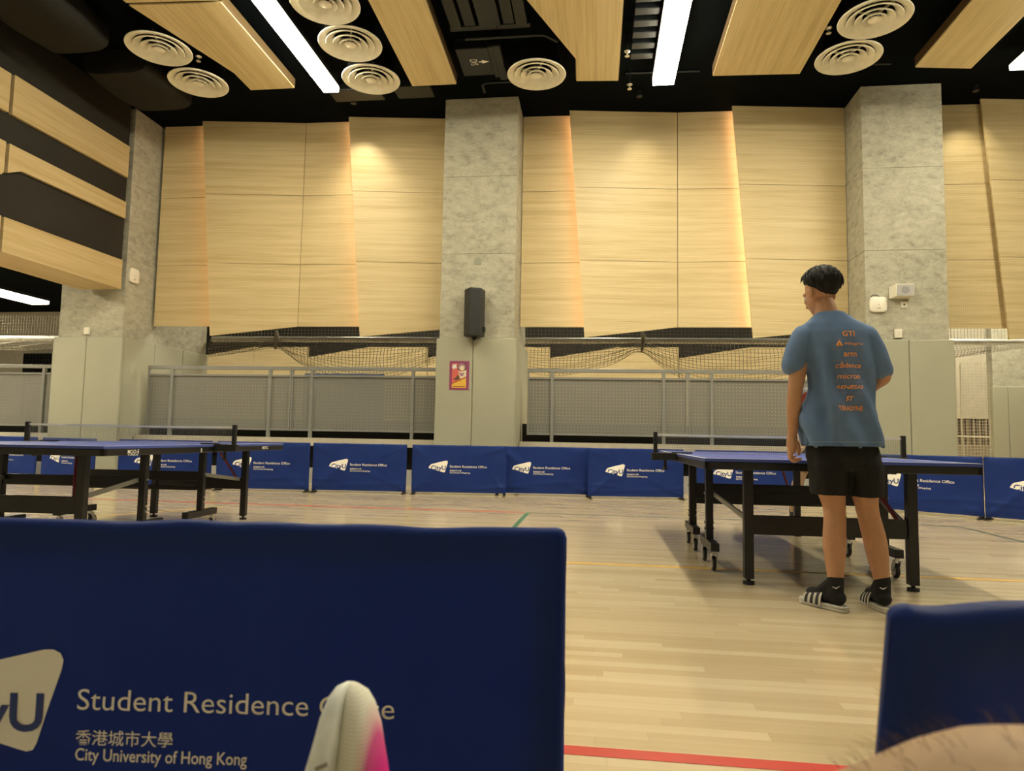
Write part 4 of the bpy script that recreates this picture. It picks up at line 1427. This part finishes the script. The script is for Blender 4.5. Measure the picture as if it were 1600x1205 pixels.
def make_person(D, label):
    root = empty('person', D['base'], label, 'person')
    b = MB()
    for s in 'LR':
        h, th, k, cf, an = D['leg' + s]
        b.limb([h, th, k, cf, an], [.076, .074, .055, .0575, .037], 18, sub=5)
        F = D['foot' + s]
        A = V(an)
        heel = V((A.x, A.y, .062)) - F * .015
        b.limb([A, A + V((0, 0, -.05))], [.036, .036])
        b.limb([heel, heel + F * .09, heel + F * .165], [.030, .031, .024])
        sh, el, wr = D['arm' + s]
        b.limb([sh, V(sh).lerp(V(el), .45), el, V(el).lerp(V(wr), .3), wr], [.052, .046, .038, .038, .025], 16)
        for pts, rad in D['hand' + s]: b.limb(pts, rad, 10, sub=3)
    b.stack(D['torso'], 28, pw=2.2)
    b.limb(D['neck'], [.062, .056, .054], 16)
    F, U, S = head_parts(b, D['head'], D['face'], V((0, 0, 1)))
    fuse(b, .0048, 3).build('body', D.get('skin', m_skin), root, smooth=180)
    for s in (-1, 1):
        MB().ell(V(D['head']) + F * .0745 + S * s * .031 - U * .006, (.012, .012, .011), nu=12, nv=8).build('eye', m_eye, root, smooth=True)
        MB().ell(V(D['head']) + F * .083 + S * s * .031 - U * .006, (.005, .005, .005), nu=10, nv=6).build('pupil', m_hair, root, smooth=True)
    make_hair(D['head'], F, U, S, root)
    # shirt
    b = MB()
    b.stack(D['shirt'], 40, pw=2.35)
    for pts, rad in D['sleeves']: b.limb(pts, rad, 20, sub=5)
    sh = fuse(b, .0075, 5)
    fold = D.get('fold')
    if fold:
        sh.v = [p + n * fold(p, n) for p, n in zip(sh.v, sh.n)]
    sh.build('shirt', D['shirt_mat'], root, smooth=180)
    b = MB()
    b.stack(D['shorts'], 36, pw=2.3)
    for pts in D['short_legs']: b.stack(pts, 30, pw=2.2)
    so = fuse(b, .0075, 4)
    so.v = [p + n * (.0045 * noise.noise(V((p.x * 14, p.y * 14, p.z * 5))) + .003 * noise.noise(V((p.x * 30, p.y * 30, p.z * 12)))) for p, n in zip(so.v, so.n)]
    so.build('shorts', m_shorts, root, smooth=180)
    for s in 'LR':
        sock(root, D['leg' + s][4], D['foot' + s], D['sock_top'], D['foot_len'])
        sandal(root, D['leg' + s][4], D['foot' + s], D['foot_len'])
    return root, sh


FL = V((-0.573, 0.82, 0)).normalized(); FR = V((-0.03, 1, 0)).normalized()


def shirt_fold(p, n):
    u, v = p.x - 1.28, p.z - 1.2
    low = max(0.0, min(1.0, (1.50 - p.z) / .25))
    d = 0.0
    # long folds running from the shoulders down to the right
    q = u * 0.90 + v * 0.36
    d += .024 * math.sin(q * 50 + 2.2 * noise.noise(V((p.x * 4, p.z * 3, 0)))) * low * (0.35 + 0.65 * max(0, min(1, (1.32 - p.z) / .4)))
    # vertical drapes at the left of the back
    d += .012 * math.sin(u * 66 + v * 5 + 1.3) * max(0, min(1, (-u - .02) / .05)) * low
    d += .008 * noise.noise(V((p.x * 11, p.y * 11, p.z * 5))) * low
    d += .003 * noise.noise(V((p.x * 24, p.y * 24, p.z * 14)))
    if n.z < -0.7: d = 0
    if abs(u) > .185: d *= .3
    elif u > -.02: d *= .62
    return d


handL = [([(1.051, 3.845, .900), (1.050, 3.850, .845)], [.027, .030]),
         ([(1.048, 3.832, .850), (1.046, 3.834, .815)], [.019, .018]), ([(1.048, 3.868, .850), (1.046, 3.872, .815)], [.019, .017]),
         ([(1.062, 3.838, .875), (1.080, 3.836, .835), (1.082, 3.838, .800)], [.015, .0115, .009]),
         ([(1.043, 3.826, .820), (1.038, 3.826, .785), (1.056, 3.830, .768), (1.090, 3.834, .775)], [.0105, .0105, .0095, .008]),
         ([(1.043, 3.845, .818), (1.040, 3.848, .778), (1.060, 3.852, .760), (1.088, 3.856, .768)], [.0105, .0105, .0095, .008]),
         ([(1.043, 3.864, .818), (1.041, 3.869, .782), (1.061, 3.873, .766), (1.086, 3.874, .776)], [.010, .010, .009, .0075]),
         ([(1.044, 3.882, .822), (1.043, 3.888, .795), (1.060, 3.890, .782), (1.080, 3.890, .788)], [.009, .009, .008, .007])]
# right hand closed round the racket handle in front of the belly
hx, hy, hz = 1.375, 4.015, 1.075
handR = [([(1.405, 3.985, 1.085), (1.375, 4.02, 1.08)], [.026, .028]),
         ([(1.385, 4.0, 1.10), (1.345, 4.035, 1.10)], [.018, .016]), ([(1.385, 4.0, 1.065), (1.350, 4.035, 1.06)], [.018, .016]),
         ([(1.385, 3.990, 1.105), (1.350, 3.985, 1.115), (1.318, 3.995, 1.105)], [.014, .011, .009]),
         ([(1.345, 4.035, 1.108), (1.318, 4.038, 1.112), (1.296, 4.030, 1.106)], [.010, .0095, .008]),
         ([(1.345, 4.040, 1.092), (1.322, 4.046, 1.082), (1.322, 4.020, 1.062), (1.338, 4.004, 1.060)], [.0105, .010, .009, .008]),
         ([(1.348, 4.040, 1.075), (1.330, 4.046, 1.062), (1.332, 4.020, 1.048), (1.346, 4.004, 1.050)], [.010, .010, .009, .008]),
         ([(1.352, 4.036, 1.060), (1.340, 4.042, 1.046), (1.342, 4.020, 1.036), (1.354, 4.006, 1.040)], [.009, .009, .008, .007])]
man = dict(base=(1.36, 3.80, 0), skin=m_skin,
           legL=[(1.222, 3.80, .86), (1.228, 3.805, .66), (1.249, 3.805, .505), (1.240, 3.79, .345), (1.237, 3.772, .135)],
           legR=[(1.385, 3.80, .86), (1.402, 3.815, .66), (1.422, 3.825, .505), (1.456, 3.825, .345), (1.479, 3.805, .135)],
           footL=FL, footR=FR, foot_len=.285, sock_top=.155,
           armL=[(1.098, 3.80, 1.425), (1.052, 3.785, 1.13), (1.051, 3.84, .905)],
           armR=[(1.425, 3.80, 1.42), (1.505, 3.79, 1.225), (1.408, 3.98, 1.088)],
           handL=handL, handR=handR,
           torso=[(1.305, 3.80, .80, .10, .07), (1.305, 3.80, .86, .150, .105), (1.30, 3.80, .95, .150, .10), (1.29, 3.80, 1.10, .135, .09), (1.275, 3.80, 1.28, .15, .10), (1.262, 3.80, 1.42, .155, .095), (1.255, 3.80, 1.50, .11, .06)],
           neck=[(1.250, 3.80, 1.47), (1.232, 3.812, 1.56), (1.216, 3.828, 1.63)],
           head=(1.205, 3.838, 1.682), face=V((-0.42, 0.86, -0.30)),
           shirt_mat=m_shirt, fold=shirt_fold,
           shirt=[(1.288, 3.80, .846, .200, .128), (1.288, 3.80, .90, .197, .126), (1.286, 3.80, 1.0, .186, .121), (1.283, 3.80, 1.15, .170, .117), (1.279, 3.80, 1.28, .172, .120), (1.270, 3.80, 1.38, .178, .117),
                  (1.262, 3.80, 1.45, .182, .105), (1.258, 3.80, 1.495, .160, .088), (1.252, 3.803, 1.525, .115, .076), (1.246, 3.806, 1.555, .078, .066), (1.245, 3.808, 1.567, .069, .062)],
           sleeves=[([(1.115, 3.80, 1.425), (1.085, 3.798, 1.37), (1.051, 3.795, 1.275)], [.075, .073, .060]),
                    ([(1.410, 3.80, 1.425), (1.445, 3.798, 1.36), (1.497, 3.795, 1.250)], [.075, .072, .057])],
           shorts=[(1.295, 3.80, .72, .16, .10), (1.295, 3.80, .79, .186, .116), (1.292, 3.80, .825, .182, .112), (1.290, 3.80, .86, .174, .106), (1.290, 3.80, .95, .150, .095)],
           short_legs=[[(1.223, 3.80, .592, .093, .098), (1.222, 3.80, .66, .096, .104), (1.218, 3.80, .74, .100, .112), (1.225, 3.80, .82, .09, .10)],
                       [(1.407, 3.81, .585, .084, .096), (1.402, 3.805, .66, .088, .104), (1.390, 3.80, .74, .096, .112), (1.375, 3.80, .82, .09, .10)]])
player, shirt_mb = make_person(man, 'person with black hair in blue printed t-shirt, black shorts and white sandals, seen from behind')

# printing on the back of the shirt, laid onto the cloth
bv = BVHTree.FromPolygons([tuple(p) for p in shirt_mb.v], shirt_mb.f)
def on_shirt(pts, off=.005):
    out = []
    for x, z in pts:
        h = bv.ray_cast(V((x, 3.2, z)), V((0, 1, 0)))
        out.append(V((x, (h[0].y if h[0] else 3.69) - off, z)))
    return out
def px(zx, zy):    # position on the back from the measured layout of the print
    return 1.296 + (zx / 7.533 - 48.7) * .00334, 1.432 - (zy / 7.533 - 20) * .00331
def finer(vs, fs, cuts=3):
    bm = bmesh.new()
    q = [bm.verts.new((a, c, 0)) for a, c in vs]
    for f in fs:
        try: bm.faces.new([q[i] for i in f])
        except ValueError: pass
    bmesh.ops.triangulate(bm, faces=bm.faces)
    bmesh.ops.subdivide_edges(bm, edges=[e for e in bm.edges if e.calc_length() > .004], cuts=cuts, use_grid_fill=True)
    bm.verts.index_update()
    out = [(v.co.x, v.co.y) for v in bm.verts], [tuple(v.index for v in f.verts) for f in bm.faces]
    bm.free()
    return out
def shirt_text(body, cx, cy, w, h, off=.01, shear=0.0, spacing=1.0):
    vs, fs = text_flat(body, w / 7.533 * .00334, h / 7.533 * .00331, off, shear, spacing)
    x, z = px(cx, cy)
    w2, h2 = w / 7.533 * .00334 / 2, h / 7.533 * .00331 / 2
    vs, fs = finer(vs, fs)
    MB().add(on_shirt([(x - w2 + a, z - h2 + c) for a, c in vs]), fs).build('printed_word', m_orange, player)
shirt_text('GTI', 367, 150, 138, 66, .02)
shirt_text('Allegro', 415, 275, 215, 44)
shirt_text('arm', 375, 402, 150, 50, .015)
shirt_text('cādence', 360, 530, 275, 66)
shirt_text('micron', 362, 660, 240, 62, .01)
shirt_text('RENESAS', 372, 788, 295, 44, .015, .3)
shirt_text('ST', 365, 920, 90, 58, .03, .35)
shirt_text('TERADYNE', 362, 1037, 290, 55, .018)
x, z = px(255, 300); w = 78 / 7.533 * .00334; h = 75 / 7.533 * .00331
tri = [(x - w / 2, z), (x + w / 2, z), (x, z + h), (x - w * .14, z + h * .22), (x + w * .14, z + h * .22), (x, z + h * .52)]
MB().add(on_shirt(tri), [(0, 1, 4, 3), (1, 2, 5, 4), (2, 0, 3, 5)]).build('printed_emblem', m_orange, player)
b = MB()
for cy in (210, 340, 472, 597, 722, 852, 975):
    pts = []
    for k in range(25):
        x, z = px(180 + 375 * k / 24, cy + 8 * k / 24)
        pts += [(x, z - .0007), (x, z + .0007)]
    b.add(on_shirt(pts), [(2 * k, 2 * k + 2, 2 * k + 3, 2 * k + 1) for k in range(24)])
b.build('printed_rules', plain('faded_orange_rule', (0.30, 0.19, 0.13), 0.7), player)
b = MB()
pts = []
for k in range(50):
    x = 1.112 + .35 * k / 49
    pts += [(x, .8665 + .004 * (k / 49)), (x, .8685 + .004 * (k / 49))]
b.add(on_shirt(pts, .002), [(2 * k, 2 * k + 2, 2 * k + 3, 2 * k + 1) for k in range(49)])
b.build('hem_stitching', plain('pale_blue_thread', (0.30, 0.37, 0.44), 0.8), player)
for an in ((1.237, 3.772), (1.479, 3.805)):
    b = MB()
    c = [(-.006, .128), (.006, .122), (.030, .132), (.008, .116), (-.010, .124)]
    pts = []
    for a, zz in c:
        ang = a / .042
        pts.append((an[0] - .008 + .0435 * math.sin(ang - .3), an[1] - .0435 * math.cos(ang - .3), zz))
    b.add(pts, [tuple(range(5))]).build('sock_mark', m_line_white, player)

# racket
t = empty('table_tennis_racket', (1.21, 4.03, 1.02), 'red table tennis racket held in front of the man, edge showing by his left arm', 'racket')
bc = V((1.213, 4.022, 1.082)); ax = V((1, -.04, .0)).normalized()
def disc(dy, th, R, mat, nm):
    b = MB()
    poly = []
    for k in range(28):
        a = 2 * PI * k / 28
        x, z = R * math.cos(a), R * math.sin(a)
        poly.append(bc + V((x * (1.03 if x > 0 else 1), dy, z)))
    b.prism(poly, (0, th, 0)).build(nm, mat, t, smooth=40)
disc(-.0035, .007, .078, m_blade, 'blade'); disc(-.0058, .002, .076, m_racket_red, 'rubber_sheet'); disc(.0038, .002, .076, m_black_plastic, 'rubber_sheet')
MB().bar(bc + V((.07, 0, 0)), bc + V((.178, -.004, 0)), .022, .028, (0, 0, 1)).build('handle', m_blade, t, bevel=.006)


# the opponent, almost hidden behind the table and the man
def shift(pts, dx, dy): return [(x + dx, y + dy, z) for x, y, z in pts]
ox, oy = 2.265, 7.30
def O_(x, y, z): return V((ox + x, oy + y, z))
def fingers(base, dn, side, fw):
    B, d, s, f = V(base), V(dn).normalized(), V(side).normalized(), V(fw).normalized()
    sp = [([B - d * .01, B + d * .045], [.026, .028])]
    for k, (o, L) in enumerate(((-.027, .062), (-.009, .07), (.010, .066), (.027, .052))):
        p = B + d * .06 + s * o
        sp.append(([p - d * .03, p + d * L * .4, p + d * L * .8 + f * .02, p + d * L * .85 + f * .04], [.0105, .010, .009, .0075]))
    sp.append(([B + d * .01 - s * .02, B + d * .04 - s * .042 + f * .015, B + d * .07 - s * .046 + f * .03], [.014, .011, .009]))
    return sp
oppo = dict(base=(ox, oy, 0), skin=m_skin_pale,
            legL=[O_(.12, 0, .84), O_(.15, -.05, .66), O_(.175, -.09, .48), O_(.19, -.02, .33), O_(.20, .03, .135)],
            legR=[O_(-.12, 0, .84), O_(-.18, -.05, .66), O_(-.24, -.09, .48), O_(-.25, -.02, .33), O_(-.26, .03, .135)],
            footL=V((.2, -1, 0)).normalized(), footR=V((-.2, -1, 0)).normalized(), foot_len=.28, sock_top=.2,
            armL=[O_(.17, 0, 1.36), O_(.22, 0, 1.08), O_(.16, -.2, .98)], armR=[O_(-.17, 0, 1.36), O_(-.24, .02, 1.10), O_(-.26, -.14, .92)],
            handL=fingers(O_(.15, -.215, .97), (-.3, -.8, -.4), (1, 0, 0), (0, 0, -1)), handR=fingers(O_(-.262, -.15, .905), (0, -.4, -.9), (-1, 0, 0), (0, -1, .2)),
            torso=[O_(0, 0, .80)[:] + (.10, .07), O_(0, 0, .88)[:] + (.14, .10), O_(0, 0, 1.05)[:] + (.13, .09), O_(0, -.01, 1.25)[:] + (.15, .10), O_(0, -.02, 1.36)[:] + (.155, .095), O_(0, -.02, 1.44)[:] + (.10, .06)],
            neck=[O_(0, -.02, 1.42), O_(0, -.04, 1.49), O_(0, -.06, 1.55)], head=O_(0, -.075, 1.60), face=V((-.1, -1, -.15)),
            shirt_mat=m_shirt_grey,
            shirt=[O_(0, 0, .80)[:] + (.175, .12), O_(0, 0, 1.0)[:] + (.165, .115), O_(0, -.01, 1.22)[:] + (.17, .115), O_(0, -.02, 1.38)[:] + (.175, .10), O_(0, -.02, 1.44)[:] + (.12, .08), O_(0, -.025, 1.49)[:] + (.07, .062)],
            sleeves=[([O_(.155, -.01, 1.36), O_(.205, 0, 1.16)], [.072, .06]), ([O_(-.155, -.01, 1.36), O_(-.215, 0, 1.18)], [.072, .06])],
            shorts=[O_(0, 0, .70)[:] + (.15, .09), O_(0, 0, .80)[:] + (.17, .115), O_(0, 0, .90)[:] + (.165, .11)],
            short_legs=[[O_(.155, -.05, .58)[:] + (.085, .095), O_(.14, -.03, .70)[:] + (.092, .10), O_(.09, 0, .84)[:] + (.09, .10)],
                        [O_(-.20, -.06, .58)[:] + (.085, .095), O_(-.16, -.03, .70)[:] + (.092, .10), O_(-.09, 0, .84)[:] + (.09, .10)]])
make_person(oppo, 'person at the far end of the right table, hidden behind the man except bare legs')

# ------------------------------------------------------------------ the viewer's own crossed leg
root = empty('person', (0.12, 0.40, 0.0), 'bare hairy knee at the lower right with a white and pink shoe', 'person')
toe = V((-.285, .80, .566))
ankle = V((-.165, .66, .33)); knee = V((.268, .425, .624)); hip = V((.16, -.10, .52))
b = MB()
b.limb([hip, hip.lerp(knee, .5) + V((.03, 0, .03)), knee, knee.lerp(ankle, .22) + V((0, 0, .016)), knee.lerp(ankle, .55) + V((0, 0, -.005)), ankle, ankle + V((-.02, .045, .02))], [.095, .085, .073, .066, .060, .040, .038], 24, sub=6)
b.ell(knee + V((.0, .02, .02)), (.06, .05, .05))
leg = fuse(b, .006, 6)
leg.build('leg', m_skin_pale, root, smooth=180)
bvl = BVHTree.FromPolygons([tuple(p) for p in leg.v], leg.f)
rg = random.Random(3)
b = MB()
for k in range(3600):
    i = rg.randrange(len(leg.v)); p, n = leg.v[i], leg.n[i]
    if p.y < 0.2: continue
    dv = (n + V((rg.uniform(-.7, .2), rg.uniform(-.3, .6), rg.uniform(-.4, .5)))).normalized()
    L = rg.uniform(.008, .018)
    q = p + dv * L * .6; e = p + dv * L + V((-.3, .2, -.25)) * L * .5
    b.tube([p - n * .001, q, e], [.00022, .00018, .00005], 3)
tag(b.build('leg_hair', m_leg_hair, root), kind='stuff')

# shoe: sole faces left, toe points up and away
Ld = V((.055, -.42, -.90)).normalized()          # toe to heel
Sd = V((-1, -.12, .03)); Sd = (Sd - Ld * Sd.dot(Ld)).normalized()   # towards the sole
Wd = Ld.cross(Sd)
ts = [0.0, .006, .018, .04, .07, .10, .14, .18, .22, .26, .28]
sole_o = [.006, .015, .022, .028, .032, .038, .045, .050, .052, .048, .040]
sole_i = [.002, .004, .006, .008, .010, .010, .012, .014, .016, .016, .014]
up_o = [.007, .019, .028, .0375, .046, .055, .066, .075, .076, .062, .045]
wid = [.016, .030, .040, .047, .051, .050, .045, .040, .038, .036, .026]
def shoe_mesh(a_list, b_list, name, mat, bulge, wk):
    R = []
    for t_, a, c, w in zip(ts, a_list, b_list, wid):
        ctr = toe + Ld * t_ + Sd * ((a - c) / 2)
        hx_ = (a + c) / 2
        row = []
        for k in range(24):
            an = 2 * PI * k / 24
            ca, sa = math.cos(an), math.sin(an)
            row.append(ctr + Sd * hx_ * math.copysign(abs(ca) ** bulge, ca) + Wd * w * wk * math.copysign(abs(sa) ** bulge, sa))
        R.append(row)
    return MB().rings(R).build(name, mat, sroot, smooth=60)
sroot = shoe = None
sroot = bpy.data.objects.new('shoe', None)
COL.objects.link(sroot); sroot.parent = root
sroot.location = toe - V((.12, .40, 0))
shoe_mesh([.003] * 2 + [.006] * 9, up_o, 'upper', m_knit, .9, .93)
shoe_mesh(sole_o, [.003 for _ in ts], 'midsole', m_outsole, .8, 1.0)
b = MB()
for k in range(5):
    p = toe + Ld * (.085 + .018 * k) + Sd * (.006 + .002 * k) - Wd * (.0505 - .002 * k)
    b.bar(p, p + Sd * .012 + Ld * .005, .004, .002, Wd)
b.build('sole_grooves', plain('grey_groove', (0.30, 0.30, 0.25), .7), sroot)
